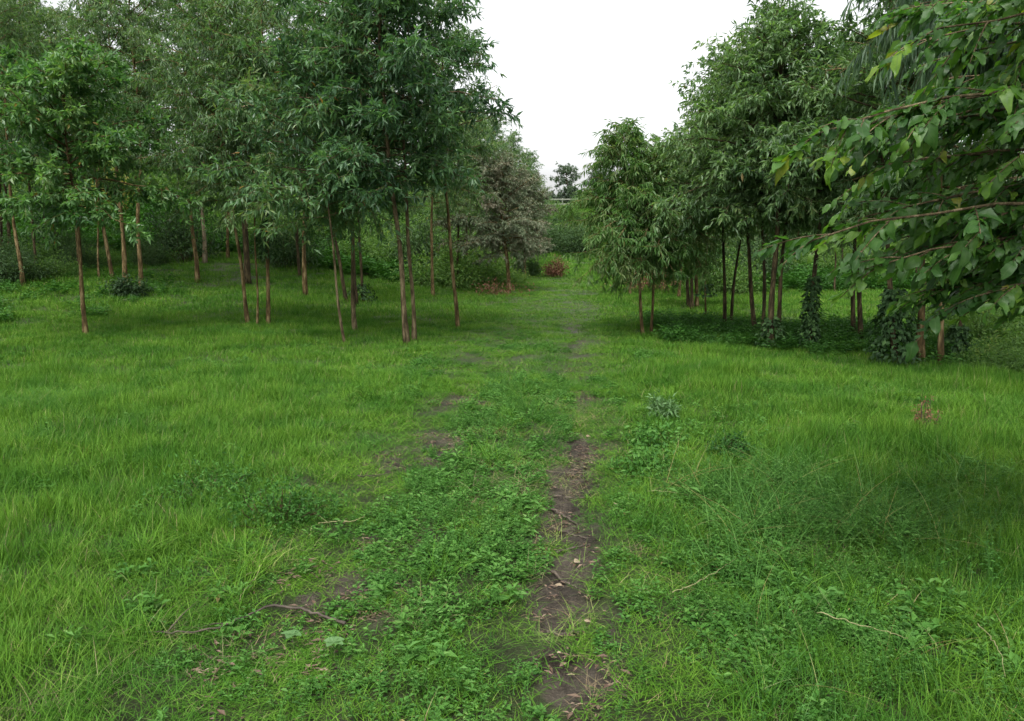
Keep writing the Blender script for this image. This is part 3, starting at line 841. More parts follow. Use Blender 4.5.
# dark hedge closing the track
for i_, xo in enumerate(np.linspace(-4.0, 5.5, 8)):
    y = 70 + (i_ % 3) * 1.2; x = .079 * y + xo
    dup(P3, (x, y, gz(x, y) - .05), i_ * 1.9, 1.35, 'dark bush in the thicket closing off the end of the track', 'dark bushes at the end of the track')
for i_, (xo, y) in enumerate([(-9, 78), (-5, 84), (-1, 88), (3, 86), (7, 80), (-3, 94), (1, 97), (6, 93), (10, 88), (-8, 90)]):
    x = .079 * y + xo
    dup([P1, P2][i_ % 2], (x, y, gz(x, y) - .05), i_ * 1.9, 1.1, 'green bush on the slope below the pale rails', 'bushes on the slope below the rails')

# pale rail fence on the hill
fx = at_depth(570, 208, 104)[0]; 
fence = thing('rail_fence', 'pale two-rail fence on the slope below the far trees', 'fence', (fx, 104, gz(fx, 104)))


def box(gm, c, sx, sy, sz, mat=0):
    c = np.array(c, float); s = np.array([[x, y, z] for x in (-.5, .5) for y in (-.5, .5) for z in (-.5, .5)]) * [sx, sy, sz]
    F = np.array([[0, 1, 3], [0, 3, 2], [4, 6, 7], [4, 7, 5], [0, 4, 5], [0, 5, 1], [2, 3, 7], [2, 7, 6], [0, 2, 6], [0, 6, 4], [1, 5, 7], [1, 7, 3]])
    gm.add(c + s, F, mat=mat)


for hz in (.55, 1.15):
    gm = Geo(); box(gm, (0, -.09, hz), 6, .06, .16); link('rail', gm.mesh('rail', M['rail']), fence)
for xx in np.arange(-2.9, 3, 1.93):
    gm = Geo(); box(gm, (xx, 0, .6), .12, .12, 1.4); link('post', gm.mesh('post', M['rail']), fence)

# ------------------------------------------------------------------ overhanging broad-leaved tree close to the camera
def near_tree():
    rng = np.random.default_rng(77)
    bx, by = 3.75, 3.5
    z0 = gz(bx, by)
    root = thing('overhanging_tree', 'close broad-leaved tree whose branches with big wet leaves reach in over the grass', 'tree', (bx, by, z0))
    o = np.array([bx, by, z0])
    line = np.array([[0, 0, -.05], [.02, 0, .8], [-.03, .03, 1.6], [-.1, .05, 2.4], [-.12, .1, 3.2], [-.15, .1, 4.0]])
    v, f = tube(line, [.10, .075, .065, .055, .04, .02], 10)
    link('trunk', Geo().add(v, f).mesh('trunk', M['bark_grey'], True), root)
    ends = [  # px, py, depth, start height
        (785, 118, 2.75, 1.75), (836, 92, 2.9, 1.9), (870, 48, 3.1, 2.1), (905, 18, 3.0, 2.2), (950, -20, 2.9, 2.4), (1000, -60, 2.7, 2.5),
        (826, 150, 3.2, 1.7), (850, 178, 3.5, 1.55), (842, 205, 3.1, 1.5), (868, 128, 3.7, 1.8), (790, 250, 2.9, 1.35), (846, 262, 3.0, 1.2), (880, 262, 3.6, 1.3),
        (900, 270, 3.3, 1.25), (950, 282, 3.2, 1.2), (1000, 292, 3.4, 1.15), (920, 235, 3.4, 1.4), (900, 165, 3.2, 1.6), (940, 110, 3.3, 1.8), (960, 60, 3.3, 2.1),
        (990, 160, 3.0, 1.6), (975, 215, 3.1, 1.45), (1010, 265, 3.2, 1.2), (1020, 110, 2.9, 1.8), (940, 285, 3.9, 1.2), (885, 215, 4.1, 1.5), (930, 180, 4.2, 1.7),
        (960, 260, 4.4, 1.3), (990, 120, 4.3, 1.9), (900, 100, 4.2, 1.9), (1040, 285, 3.6, 1.2), (1030, 30, 3.2, 2.2), (985, 276, 4.2, 1.25), (860, 240, 4.3, 1.4), (930, 276, 4.0, 1.25), (1015, 200, 4.0, 1.4)]
    for q in range(24):      # inner limbs
        py_ = rng.uniform(-20, 268); ends.append((rng.uniform(max(880, 860 + (py_ - 200) * .5), 1090), py_, rng.uniform(3.0, 4.6), 2.3 - 1.2 * (py_ + 20) / 320))
    gb = Geo(); P, D, Nn, T = [], [], [], []
    for (px, py, dp, h0) in ends:
        px = px + (36 if px < 900 else 20) * 2.9 / dp
        e = at_depth(px, py, dp) - o
        s0 = np.array([np.interp(h0, line[:, 2], line[:, 0]), np.interp(h0, line[:, 2], line[:, 1]), h0])
        s = np.linspace(0, 1, 12)[:, None]
        arch = np.linalg.norm(e - s0)
        pts = s0 * (1 - s) + e * s + np.array([0, 0, .16 * arch]) * 4 * (s - s * s) * .6 + np.cumsum(rng.normal(0, .012, (12, 3)), 0)
        v, f = tube(pts, np.linspace(.016, .003, 12), 6); gb.add(v, f)
        # branchlets
        axis = norm(pts[-1] - pts[0])
        for q in range(36):
            sp = 1.0 if q == 0 else rng.uniform(.06, 1.0)
            ii = sp * 11; a = min(int(ii), 10); p0 = pts[a] * (1 - (ii - a)) + pts[a + 1] * (ii - a)
            tg = norm(pts[a + 1] - pts[a])
            dr = norm(tg * .9 + rng.normal(0, .55, 3) * np.array([.7, 1, .45]) + np.array([-.15, 0, -.10]))
            if q == 0:
                dr = norm(tg + np.array([0, 0, -.2]))
            bl = rng.uniform(.12, .28)
            ss = np.linspace(0, 1, 6)[:, None]
            bp = p0 + dr * bl * ss + np.array([0, 0, -.22 * bl]) * ss ** 2
            v, f = tube(bp, np.linspace(.0035, .0015, 6), 4); gb.add(v, f)
            nlf = int(bl / .025) + 2
            side = 1
            ft = norm(np.cross(dr, [0, 0, 1.0]))
            tb = np.clip(rng.normal(.36, .2), 0, .8)
            for w_ in range(nlf):
                u = (w_ + .6) / nlf; side = -side
                jj = u * 5; a2 = min(int(jj), 4); lp = bp[a2] * (1 - (jj - a2)) + bp[a2 + 1] * (jj - a2)
                ld = norm(dr * .75 + ft * side * (.75 if w_ < nlf - 1 else .1) + np.array([-.12, 0, -.42]) + rng.normal(0, .2, 3))
                P.append(lp); D.append(ld); Nn.append(norm(np.array([rng.normal(0, .5), rng.normal(-.2, .5), 1.0])))
                r_ = rng.uniform()
                tt = np.clip(tb + rng.normal(0, .12), 0, .80)
                if r_ > .99:
                    tt = rng.uniform(.86, .97)
                if q == 0 and w_ > nlf - 5 and px < 940 and py < 170:
                    tt = rng.uniform(.84, 1.0)
                T.append(tt)
    P, D, Nn, T = np.array(P), np.array(D), np.array(Nn), np.array(T)
    n = len(P); L = rng.uniform(.035, .095, n)
    v, f, t_, rb = leaves(P, D, Nn, L, L * rng.uniform(.40, .54, n), T, 1, curl=rng.uniform(-.1, .45, (n, 1)))
    v = v.reshape(n, -1, 3); jit = rng.normal(0, .045, v.shape) * L[:, None, None]; jit[:, :3] = 0; jit[:, -3:] = 0; v = (v + jit).reshape(-1, 3)
    link('branches', gb.mesh('branches', M['bark_grey'], True), root)
    link('crown', Geo().add(v, f, t_, rb).mesh('crown', M['near'], True), root)


near_tree()


# ------------------------------------------------------------------ ground cover, scattered by geometry nodes from variants kept in the same mesh
def scatter(name, label_kind, variants, mats, pts, kinds, rots, scls):
    """variants: list of Geo (each at the origin). One object, kind stuff."""
    g = Geo(); vid = []
    for k, vg in enumerate(variants):
        V = np.concatenate(vg.V); F = np.concatenate(vg.F)
        g.V.append(V); g.F.append(F + g.n); g.T.append(np.concatenate(vg.T)); g.R.append(np.concatenate(vg.R)); g.M.append(np.concatenate(vg.M))
        g.n += len(V); vid.append(np.full(len(V), k, np.int32))
    np_ = len(pts)
    g.V.append(pts.astype(np.float32)); g.T.append(np.zeros(np_, np.float32)); g.R.append(np.zeros(np_, np.float32))
    vid.append(np.full(np_, -1, np.int32)); vid = np.concatenate(vid)
    nv = g.n
    kd = np.concatenate([np.full(nv, -1, np.int32), kinds.astype(np.int32)])
    rt = np.concatenate([np.zeros((nv, 3), np.float32), rots.astype(np.float32)])
    sc = np.concatenate([np.ones((nv, 3), np.float32), scls.astype(np.float32)])
    me = g.mesh(name, mats, False, extra={'vid': ('INT', vid), 'kd': ('INT', kd), 'rt': ('FLOAT_VECTOR', rt), 'sc': ('FLOAT_VECTOR', sc)})
    o = link(name, me); o['kind'] = 'stuff'
    ng = bpy.data.node_groups.new(name + '_scatter', 'GeometryNodeTree')
    ng.interface.new_socket('Geometry', in_out='INPUT', socket_type='NodeSocketGeometry')
    ng.interface.new_socket('Geometry', in_out='OUTPUT', socket_type='NodeSocketGeometry')
    N = ng.nodes.new; Lk = ng.links.new
    gi = N('NodeGroupInput'); go = N('NodeGroupOutput'); jn = N('GeometryNodeJoinGeometry')

    def attr(nm, ty):
        a = N('GeometryNodeInputNamedAttribute'); a.data_type = ty; a.inputs[0].default_value = nm
        return [s for s in a.outputs if s.enabled][0]

    def eq(nm, k):
        c = N('FunctionNodeCompare'); c.data_type = 'INT'; c.operation = 'EQUAL'
        Lk(attr(nm, 'INT'), c.inputs[2]); c.inputs[3].default_value = k
        return c.outputs[0]
    sp = N('GeometryNodeSeparateGeometry'); sp.domain = 'POINT'
    Lk(gi.outputs[0], sp.inputs[0]); Lk(eq('vid', -1), sp.inputs[1])
    for k in range(len(variants)):
        sv = N('GeometryNodeSeparateGeometry'); sv.domain = 'POINT'
        Lk(gi.outputs[0], sv.inputs[0]); Lk(eq('vid', k), sv.inputs[1])
        ip = N('GeometryNodeInstanceOnPoints')
        Lk(sp.outputs[0], ip.inputs['Points']); Lk(sv.outputs[0], ip.inputs['Instance']); Lk(eq('kd', k), ip.inputs['Selection'])
        Lk(attr('rt', 'FLOAT_VECTOR'), ip.inputs['Rotation']); Lk(attr('sc', 'FLOAT_VECTOR'), ip.inputs['Scale'])
        Lk(ip.outputs[0], jn.inputs[0])
    Lk(jn.outputs[0], go.inputs[0])
    mod = o.modifiers.new('scatter', 'NODES'); mod.node_group = ng
    return o


def blades(n, R_, hmin, hmax, w, bend, seed, tone=.45, spread=.35, segs=3, straw=.03):
    rng = np.random.default_rng(seed)
    a = rng.uniform(0, 6.28, n); r = R_ * np.sqrt(rng.uniform(0, 1, n))
    P = np.stack([r * np.cos(a), r * np.sin(a), np.full(n, -.01)], -1)
    az = rng.uniform(0, 6.28, n); out = np.stack([np.cos(az), np.sin(az), 0 * az], -1)
    Hh = rng.uniform(hmin, hmax, n)[:, None]; bd = (bend * rng.uniform(.2, 1.3, n))[:, None]
    side = np.stack([-np.sin(az), np.cos(az), 0 * az], -1); tw = rng.uniform(-.8, .8, n)[:, None]
    side = norm(side + out * tw)
    rows = []
    for k in range(segs + 1):
        s = k / segs
        c = P + out * Hh * (spread * s + bd * s * s) + np.array([0, 0, 1.0]) * Hh * (s - .45 * bd * s ** 2.2)
        wd = w * (1 - s) ** .6 * rng.uniform(.95, 1.05)
        if k < segs:
            rows += [c + side * wd * .5, c - side * wd * .5]
        else:
            rows += [c]
    V = np.stack(rows, 1); k = V.shape[1]
    F = []
    for q in range(segs - 1):
        F += [[2 * q, 2 * q + 1, 2 * q + 3], [2 * q, 2 * q + 3, 2 * q + 2]]
    F += [[2 * segs - 2, 2 * segs - 1, 2 * segs]]
    Fa = (np.array(F)[None] + (np.arange(n) * k)[:, None, None]).reshape(-1, 3)
    t = np.clip(rng.normal(tone, .21, n), 0, .90)
    t = np.where(rng.uniform(0, 1, n) < straw, rng.uniform(.93, 1, n), t)
    return Geo().add(V.reshape(-1, 3), Fa, np.repeat(t, k), 0.5)


def herb(n_stem, R_, h, L, Wr, seed, per=8, tone=.5, whorl=False, mat=0, droop=.1):
    """broad-leaved weed: short stems each with leaves"""
    rng = np.random.default_rng(seed); g = Geo()
    P, D, Nn, Ls = [], [], [], []
    for q in range(n_stem):
        a = rng.uniform(0, 6.28); r = R_ * math.sqrt(rng.uniform(0, 1)); hh_ = h * rng.uniform(.6, 1.15)
        b0 = np.array([r * math.cos(a), r * math.sin(a), -.01]); tip = b0 + np.array([rng.normal(0, .3) * hh_, rng.normal(0, .3) * hh_, hh_])
        v, f = tube(np.array([b0, (b0 + tip) / 2 + rng.normal(0, .004, 3), tip]), [.0018, .0014, .001], 3); g.add(v, f, .4)
        for w_ in range(per):
            u = .25 + .75 * w_ / max(per - 1, 1)
            la = w_ * 2.4 + rng.uniform(-.4, .4)
            P.append(b0 * (1 - u) + tip * u)
            D.append([math.cos(la), math.sin(la), .35 - droop + .5 * (u - .5)]); Nn.append([rng.normal(0, .3), rng.normal(0, .3), 1]); Ls.append(rng.uniform(*L) * (1.15 - .5 * u))
    P, D, Nn, Ls = np.array(P), np.array(D, float), np.array(Nn, float), np.array(Ls)
    n = len(P)
    v, f, t, rb = leaves(P, D, Nn, Ls, Ls * Wr * rng.uniform(.8, 1.2, n), np.clip(rng.normal(tone, .16, n), 0, 1), 0, curl=.2, wmax=.5)
    g.add(v, f, t, rb)
    return g


def in_wedge(x, y, m=1.6):
    return np.abs(x) < .66 * y + m


def sample(y0, y1, dens, rng, xlim=None):
    X = .66 * y1 + 1.6
    if xlim:
        X = min(X, xlim)
    n = int(2 * X * (y1 - y0) * dens)
    x = rng.uniform(-X, X, n); y = rng.uniform(y0, y1, n)
    k = in_wedge(x, y)
    return x[k], y[k]


rg = np.random.default_rng(21)
gvars = []
# 0-4 near lawn tufts, 5-6 long arching, 7-8 mid, 9-10 far, 11 dry tangle
for s in range(5):
    gvars.append(blades(80, .13, .04, .125, .0036, .6, 600 + s, tone=.42 + .03 * s))
gvars.append(blades(46, .10, .10, .20, .0048, .9, 610, tone=.38, spread=.25, segs=4))
gvars.append(blades(40, .10, .12, .24, .0052, 1.1, 611, tone=.42, spread=.3, segs=4))
gvars.append(blades(130, .20, .03, .085, .0048, .6, 620, tone=.42))
gvars.append(blades(130, .20, .03, .095, .0048, .7, 621, tone=.5))
gvars.append(blades(150, .42, .04, .11, .010, .6, 630, tone=.46, segs=2))
gvars.append(blades(150, .42, .04, .12, .010, .6, 631, tone=.54, segs=2))
gvars.append(blades(26, .10, .05, .16, .003, 1.6, 640, tone=.95, spread=.9, straw=.8))

gx, gy, gk, gs = [], [], [], []


def put(x, y, kinds, sc):
    gx.append(x); gy.append(y); gk.append(kinds); gs.append(sc)


def shade_side(x, y):
    return x * 0


for (y0, y1, dens, ks, base) in [(1.5, 5.2, 125, (0, 1, 2, 3, 4), 1.0), (5.2, 9.5, 105, (0, 1, 2, 3, 4), 1.12), (9.5, 16, 42, (7, 8), 1.0), (16, 28, 13, (9, 10), .85), (28, 50, 6.5, (9, 10), 1.15), (50, 110, 1.6, (9, 10), 2.2)]:
    x, y = sample(y0, y1, dens, rg, 22 if y0 >= 28 else None)
    m = mud_mask(x, y)
    pl_ = np.abs(x - track_x(y)); pr_ = np.abs(x - track_l(y))
    keep = rg.uniform(0, 1, len(x)) > m * np.where(pr_ < .5, .82, 1.15)
    mid = (x > track_l(y) + .18) & (x < track_x(y) - .12) & (y < 8)
    keep &= ~(mid & (rg.uniform(0, 1, len(x)) < .45))
    # thin spots
    thin = smooth(.62, .75, fbm(x * 1.1, y * 1.1, 55)) * (y < 9)
    keep &= rg.uniform(0, 1, len(x)) > thin * .6
    x, y, pl_, pr_ = x[keep], y[keep], pl_[keep], pr_[keep]
    hf = .55 + 1.0 * fbm(x * .55, y * .55, 61) + .55 * smooth(.5, .75, fbm(x * 1.9, y * 1.9, 66))
    hf = hf * (.30 + .22 * smooth(6.5, 10, y) + .70 * smooth(.15, 1.0, np.minimum(pl_, pr_)))
    hf = hf * (.75 + .65 * smooth(1.0, 2.8, np.abs(x - .04)) * (1 - .55 * smooth(4.5, 8, y)))
    hf = hf * (.55 + .9 * fbm(x * 4.5, y * 4.5, 68, 3))
    kk = rg.choice(ks, len(x))
    hs_ = hf * base
    put(x, y, kk, np.stack([base * rg.uniform(.85, 1.15, len(x)), base * rg.uniform(.85, 1.15, len(x)), hs_ * rg.uniform(.85, 1.15, len(x))], -1))
# long arching tufts
x, y = sample(1.5, 9, 40, rg)
nz = fbm(x * .8, y * .8, 71)
dd = np.minimum(np.abs(x - track_x(y)), np.abs(x - track_l(y)))
k_ = (rg.uniform(0, 1, len(x)) < smooth(.42, .62, nz) * (.25 + .75 * smooth(.9, 2.2, np.abs(x - .05)))) & (dd > .4)
x, y = x[k_], y[k_]
s_ = rg.uniform(.6, 1.15, len(x))[:, None] * np.ones(3)
put(x, y, rg.choice([5, 6], len(x)), s_)
# dry tangles
x, y = sample(1.6, 8, 26, rg)
nz = fbm(x * 1.3 + 4, y * 1.3, 81)
k_ = (rg.uniform(0, 1, len(x)) < smooth(.52, .68, nz))
x, y = x[k_], y[k_]
put(x, y, np.full(len(x), 11), rg.uniform(.6, 1.1, len(x))[:, None] * np.ones(3))
x = np.concatenate(gx); y = np.concatenate(gy); k_ = np.concatenate(gk); s_ = np.concatenate(gs)
z = ground_z(x, y)
rot = np.stack([rg.normal(0, .08, len(x)), rg.normal(0, .08, len(x)), rg.uniform(0, 6.28, len(x))], -1)
print('grass tufts', len(x))
scatter('grass', 'stuff', gvars, [M['grass']], np.stack([x, y, z], -1), k_, rot, s_)

# broad-leaved weeds
wv = [herb(9, .09, .05, (.020, .038), .5, 700 + s, 8) for s in range(3)]
wv += [herb(5, .05, .07, (.035, .06), .38, 710 + s, 8, tone=.6) for s in range(2)]           # 3,4 rosettes
wv += [herb(8, .09, .09, (.012, .022), .35, 715 + s, 16, tone=.55) for s in range(2)]         # 5,6 feathery
wv += [herb(12, .26, .20, (.06, .11), .5, 720 + s, 9, tone=.3) for s in range(2)]             # 7,8 under trees
for s in range(2):                                                                            # 9,10 airy tangle of thin stems
    tg_ = herb(16, .16, .17, (.016, .032), .42, 730 + s, 11, tone=.42)
    st_ = blades(26, .16, .16, .34, .0030, 1.3, 740 + s, tone=.5, spread=.7, segs=5, straw=.08)
    tg_.add(np.concatenate(st_.V), np.concatenate(st_.F), np.concatenate(st_.T), .5)
    wv.append(tg_)
wx, wy, wk, ws = [], [], [], []


def wput(x, y, ks, a, b_):
    wx.append(x); wy.append(y); wk.append(rg.choice(ks, len(x))); ws.append(rg.uniform(a, b_, len(x))[:, None] * np.ones(3))


x, y = sample(1.5, 9.5, 150, rg, 4)
u = (x - track_l(y)) / (track_x(y) - track_l(y))
k_ = (u > .08) & (u < .93) & (mud_mask(x, y) < .35) & (rg.uniform(0, 1, len(x)) < .40 + .8 * smooth(.4, .6, fbm(x * 1.7, y * 1.2, 91)))
wput(x[k_], y[k_], [0, 1, 2, 3, 5, 6], .6, 1.4)
x, y = sample(1.5, 9.5, 60, rg)
nz = fbm(x * .9 + 2, y * .9, 93)
k_ = (rg.uniform(0, 1, len(x)) < smooth(.5, .66, nz) * .8) & (mud_mask(x, y) < .3)
k_ |= (rg.uniform(0, 1, len(x)) < .05) & (mud_mask(x, y) < .3)
wput(x[k_], y[k_], [0, 1, 2, 3, 4, 5, 6], .6, 1.2)
# lusher herbs towards the lower right
x, y = sample(1.6, 5.0, 110, rg)
k_ = (x > .62 + .05 * y) & (rg.uniform(0, 1, len(x)) < .75 * smooth(.36, .6, fbm(x * 1.4, y * 1.4, 95))) & (y < 4.9)
wput(x[k_], y[k_], [0, 1, 2, 5, 6], .8, 1.5)
x, y = sample(1.6, 5.2, 34, rg)
k_ = (x > .75 + .06 * y) & (rg.uniform(0, 1, len(x)) < .15 + .8 * smooth(.46, .62, fbm(x * 1.2, y * 1.4, 96)))
wput(x[k_], y[k_], [9, 10], .7, 1.35)
x, y = sample(1.6, 8.0, 10, rg)
k_ = (x < -1.5) & (rg.uniform(0, 1, len(x)) < smooth(.50, .66, fbm(x * 1.1, y * 1.2, 99)))
wput(x[k_], y[k_], [9, 10], .5, .9)
x, y = sample(1.6, 5.4, 60, rg)
k_ = (x > .75 + .05 * y) & (rg.uniform(0, 1, len(x)) < .9 * smooth(.47, .6, fbm(x * 1.9 + 7, y * 1.9, 195)))
wput(x[k_], y[k_], [0, 1, 2, 3, 4], 1.1, 1.9)
x, y = sample(5, 15, 26, rg)
k_ = (rg.uniform(0, 1, len(x)) < smooth(.60, .68, fbm(x * 1.5 + 3, y * 1.1, 197))) & (mud_mask(x, y) < .3)
wput(x[k_], y[k_], [0, 1, 2], .9, 1.6)
# patches in the middle distance
x, y = sample(9, 26, 7, rg)
k_ = (rg.uniform(0, 1, len(x)) < smooth(.56, .70, fbm(x * .7, y * .7, 97)))
k_ &= np.abs(x - .079 * y + .5) > 1.3
wput(x[k_], y[k_], [0, 1, 2], .9, 1.7)
# carpet under the right-hand trees and between them
x, y = sample(8.2, 18, 22, rg)
pd = x - .079 * y
edge = 9.6 + .0 * x + 4.2 * smooth(7.5, 2.5, x) + .8 * (fbm(x * .6, y * .6, 98) - .5)
k_ = (x > 2.6) & (y > edge - .9) & (y < edge + 2.6 + 2.5 * smooth(4, 8, x)) & (rg.uniform(0, 1, len(x)) < .85)
wput(x[k_], y[k_], [7, 8], .6, 1.15)
# deep shade on the left edge
x, y = sample(11.5, 26, 1.2, rg)
k_ = (x < -7.5) & (x < -.42 * y) & (rg.uniform(0, 1, len(x)) < .8)
wput(x[k_], y[k_], [7, 8], .8, 1.5)
# bank and back edges
x, y = sample(24, 48, 5, rg)
pd = x - .079 * y
k_ = ((pd < -5) & (y > 26)) | ((pd > 5) & (y > 20))
k_ &= rg.uniform(0, 1, len(x)) < .8
wput(x[k_], y[k_], [7, 8], 1.3, 2.8)
x = np.concatenate(wx); y = np.concatenate(wy); k_ = np.concatenate(wk); s_ = np.concatenate(ws)
z = ground_z(x, y)
rot = np.stack([rg.normal(0, .12, len(x)), rg.normal(0, .12, len(x)), rg.uniform(0, 6.28, len(x))], -1)
print('weeds', len(x))
scatter('weeds', 'stuff', wv, [M['weeds']], np.stack([x, y, z], -1), k_, rot, s_)

# leaf litter and bark crumbs on the bare earth
lv = []
for s in range(4):
    r_ = np.random.default_rng(800 + s); n = 14
    P = np.stack([r_.uniform(-.06, .06, n), r_.uniform(-.06, .06, n), r_.uniform(.002, .008, n)], -1)
    a = r_.uniform(0, 6.28, n); D = np.stack([np.cos(a), np.sin(a), r_.normal(0, .12, n)], -1)
    v, f, t, rb = leaves(P, D, np.array([0, 0, 1.]) + r_.normal(0, .25, (n, 3)), r_.uniform(.015, .05, n), r_.uniform(.004, .016, n), np.clip(r_.normal(.4, .22, n), 0, .93), 0, curl=.1)
    lv.append(Geo().add(v, f, t, rb))
x, y = sample(1.6, 11, 90, rg, 3.2)
m = mud_mask(x, y)
left = np.abs(x - track_l(y)) < .4
k_ = rg.uniform(0, 1, len(x)) < np.clip(m * np.where(left, 1.6, .7), 0, 1) * (.35 + .65 * (fbm(x * 3, y * 3, 12) > .5)) + .10 * smooth(.56, .7, fbm(x * 1.6, y * 1.6, 13)) * left
x, y = x[k_], y[k_]
c1 = ground_spot(626, 452); c2 = ground_spot(262, 655); c3 = ground_spot(350, 618)
for c_, n_, r_ in ((c1, 16, .22), (c2, 22, .16), (c3, 20, .16)):
    x = np.concatenate([x, c_[0] + rg.normal(0, r_, n_)]); y = np.concatenate([y, c_[1] + rg.normal(0, r_ * .8, n_)])
z = ground_z(x, y) + .004
scatter('leaf_litter', 'stuff', lv, [M['litter']], np.stack([x, y, z], -1), rg.integers(0, 4, len(x)), np.stack([0 * x, 0 * x, rg.uniform(0, 6.28, len(x))], -1), rg.uniform(.6, 1.3, len(x))[:, None] * np.ones(3))


# ------------------------------------------------------------------ single small things
def dead_leaf(px, py, L, W_, lab, rot, seed):
    rng = np.random.default_rng(seed); x, y, z = ground_spot(px, py)
    g = Geo(); a = rot
    v, f, t, rb = leaves(np.array([[0, 0, .03]]), np.array([[math.cos(a), math.sin(a), .15]]), np.array([[.1, -.5, 1.]]), L * .65, W_ * .65, rng.uniform(.0, .8), 1, curl=.3)
    g.add(v, f, t, rb)
    o = link('fallen_leaf', g.mesh('fallen_leaf', M['pale_leaf'], True), None, (x, y, z))
    return tag(o, lab, 'leaf', 'pale fallen leaves along the rut')


dead_leaf(586, 440, .085, .05, 'pale curled fallen leaf on short grass just beyond the top of the bare rut', .4, 1)
dead_leaf(592, 467, .075, .035, 'cream fallen leaf at the upper edge of the bare earth', 2.0, 2)
dead_leaf(584, 471, .05, .03, 'tiny cream leaf fragment touching the bare earth near the top of the rut', 1.0, 3)
dead_leaf(615, 509, .06, .05, 'upright pale leaf standing in the grass beside the widest part of the rut', 1.2, 4)
dead_leaf(574, 568, .085, .05, 'large pale leaf lying in the middle of the bare rut', .7, 5)
dead_leaf(562, 592, .075, .03, 'long pale leaf at the narrow neck of the rut', 2.6, 6)
dead_leaf(584, 628, .05, .022, 'small cream leaf on dark earth in the nearest part of the rut', 0, 7)
dead_leaf(604, 618, .035, .03, 'round straw-coloured leaf in the grass beside the nearest part of the rut', 1.5, 8)
dead_leaf(557, 660, .03, .015, 'white speck of leaf on the nearest stretch of mud', .3, 9)


def curve_thing(name, label, cat, pix, r0, r1, mat, lift=.02, sides=6, seed=0, twigs=0):
    rng = np.random.default_rng(seed)
    P = np.array([ground_spot(*p) for p in pix]); P[:, 2] += lift
    t = np.linspace(0, 1, len(P)); tt = np.linspace(0, 1, len(P) * 5)
    Q = np.stack([np.interp(tt, t, P[:, i_]) for i_ in range(3)], -1)
    ker = np.array([.25, .5, .25])
    for _ in range(4):
        Q[1:-1] = Q[:-2] * .25 + Q[1:-1] * .5 + Q[2:] * .25
    Q = Q + rng.normal(0, .003, Q.shape)
    o = Q[0].copy()
    g = Geo(); v, f = tube(Q - o, np.linspace(r0, r1, len(Q)) * rng.uniform(.85, 1.15, len(Q)), sides); g.add(v, f)
    for k in range(twigs):
        a = rng.integers(3, len(Q) - 3); d = norm(rng.normal(0, 1, 3) * [1, 1, .3]); l = rng.uniform(.08, .2)
        v, f = tube(np.array([Q[a] - o, Q[a] - o + d * l * .5 + [0, 0, .01], Q[a] - o + d * l]), [r1, r1 * .8, r1 * .4], 4); g.add(v, f)
    return tag(link(name, g.mesh(name, M[mat], True), None, o), label, cat)


curve_thing('fallen_branch', 'long thin dark fallen branch bending through the grass beside the brown patches', 'branch', [(345, 632), (325, 624), (300, 616), (270, 612), (245, 625), (215, 637), (180, 641), (150, 640)], .007, .003, 'twig', .035, twigs=4, seed=1)
curve_thing('fallen_twig', 'pale forked twig lying above the bend of the dark fallen branch', 'twig', [(262, 575), (256, 590), (246, 600), (240, 612)], .0035, .0015, 'straw', .05, twigs=2, seed=2)
curve_thing('fallen_twig', 'light dry twig lying flat beyond the leafy strip near the tangled bush', 'twig', [(318, 530), (335, 528), (352, 529), (366, 523)], .0035, .002, 'straw', .04, twigs=2, seed=3)
curve_thing('fallen_twig', 'thin dark twig in short grass beside the brown litter of the old rut', 'twig', [(358, 482), (378, 481), (392, 477)], .004, .002, 'twig', .04, seed=4)
curve_thing('dry_stalk', 'long straw-coloured stalk slanting through the grass beside the nearest mud', 'stalk', [(672, 612), (688, 606), (706, 596), (724, 585), (735, 577)], .0024, .0012, 'straw', .09, seed=5)
curve_thing('dry_stalk', 'long dry stalk arching over the dark gap in the weeds', 'stalk', [(815, 640), (850, 652), (885, 662), (905, 668)], .0024, .0012, 'straw', .12, seed=6)
curve_thing('dry_stalk', 'pale curved stalk leaning out of the grass close to the corner', 'stalk', [(975, 655), (990, 672), (1000, 690), (1002, 712)], .0024, .0012, 'straw', .13, seed=7)
curve_thing('dry_stalk', 'fine pale stalk reaching over short grass beside the widest part of the rut', 'stalk', [(648, 498), (672, 500), (700, 505), (722, 507)], .003, .0015, 'straw', .05, seed=8)
for k, (pp, lab) in enumerate([
        ([(540, 470), (555, 473), (570, 474), (586, 474)], 'dark root crossing the top of the bare rut'),
        ([(553, 496), (564, 498), (578, 499), (590, 497)], 'dark root crossing the rut just below the topmost one'),
        ([(549, 509), (560, 514), (572, 522), (580, 530)], 'root slanting down across the widest part of the rut'),
        ([(548, 527), (562, 532), (576, 537), (590, 539)], 'knobbly root at the lower edge of the widest bare patch'),
        ([(556, 553), (566, 551), (580, 547), (592, 545)], 'thin root on the bare earth above the large pale leaf'),
        ([(552, 572), (560, 580), (570, 586), (578, 590)], 'root curving past the large pale leaf'),
        ([(548, 633), (560, 636), (574, 634), (588, 630)], 'root in the dark earth nearest the camera')]):
    curve_thing('exposed_root', lab, 'root', pp, .009, .004, 'twig', .004, seed=20 + k)

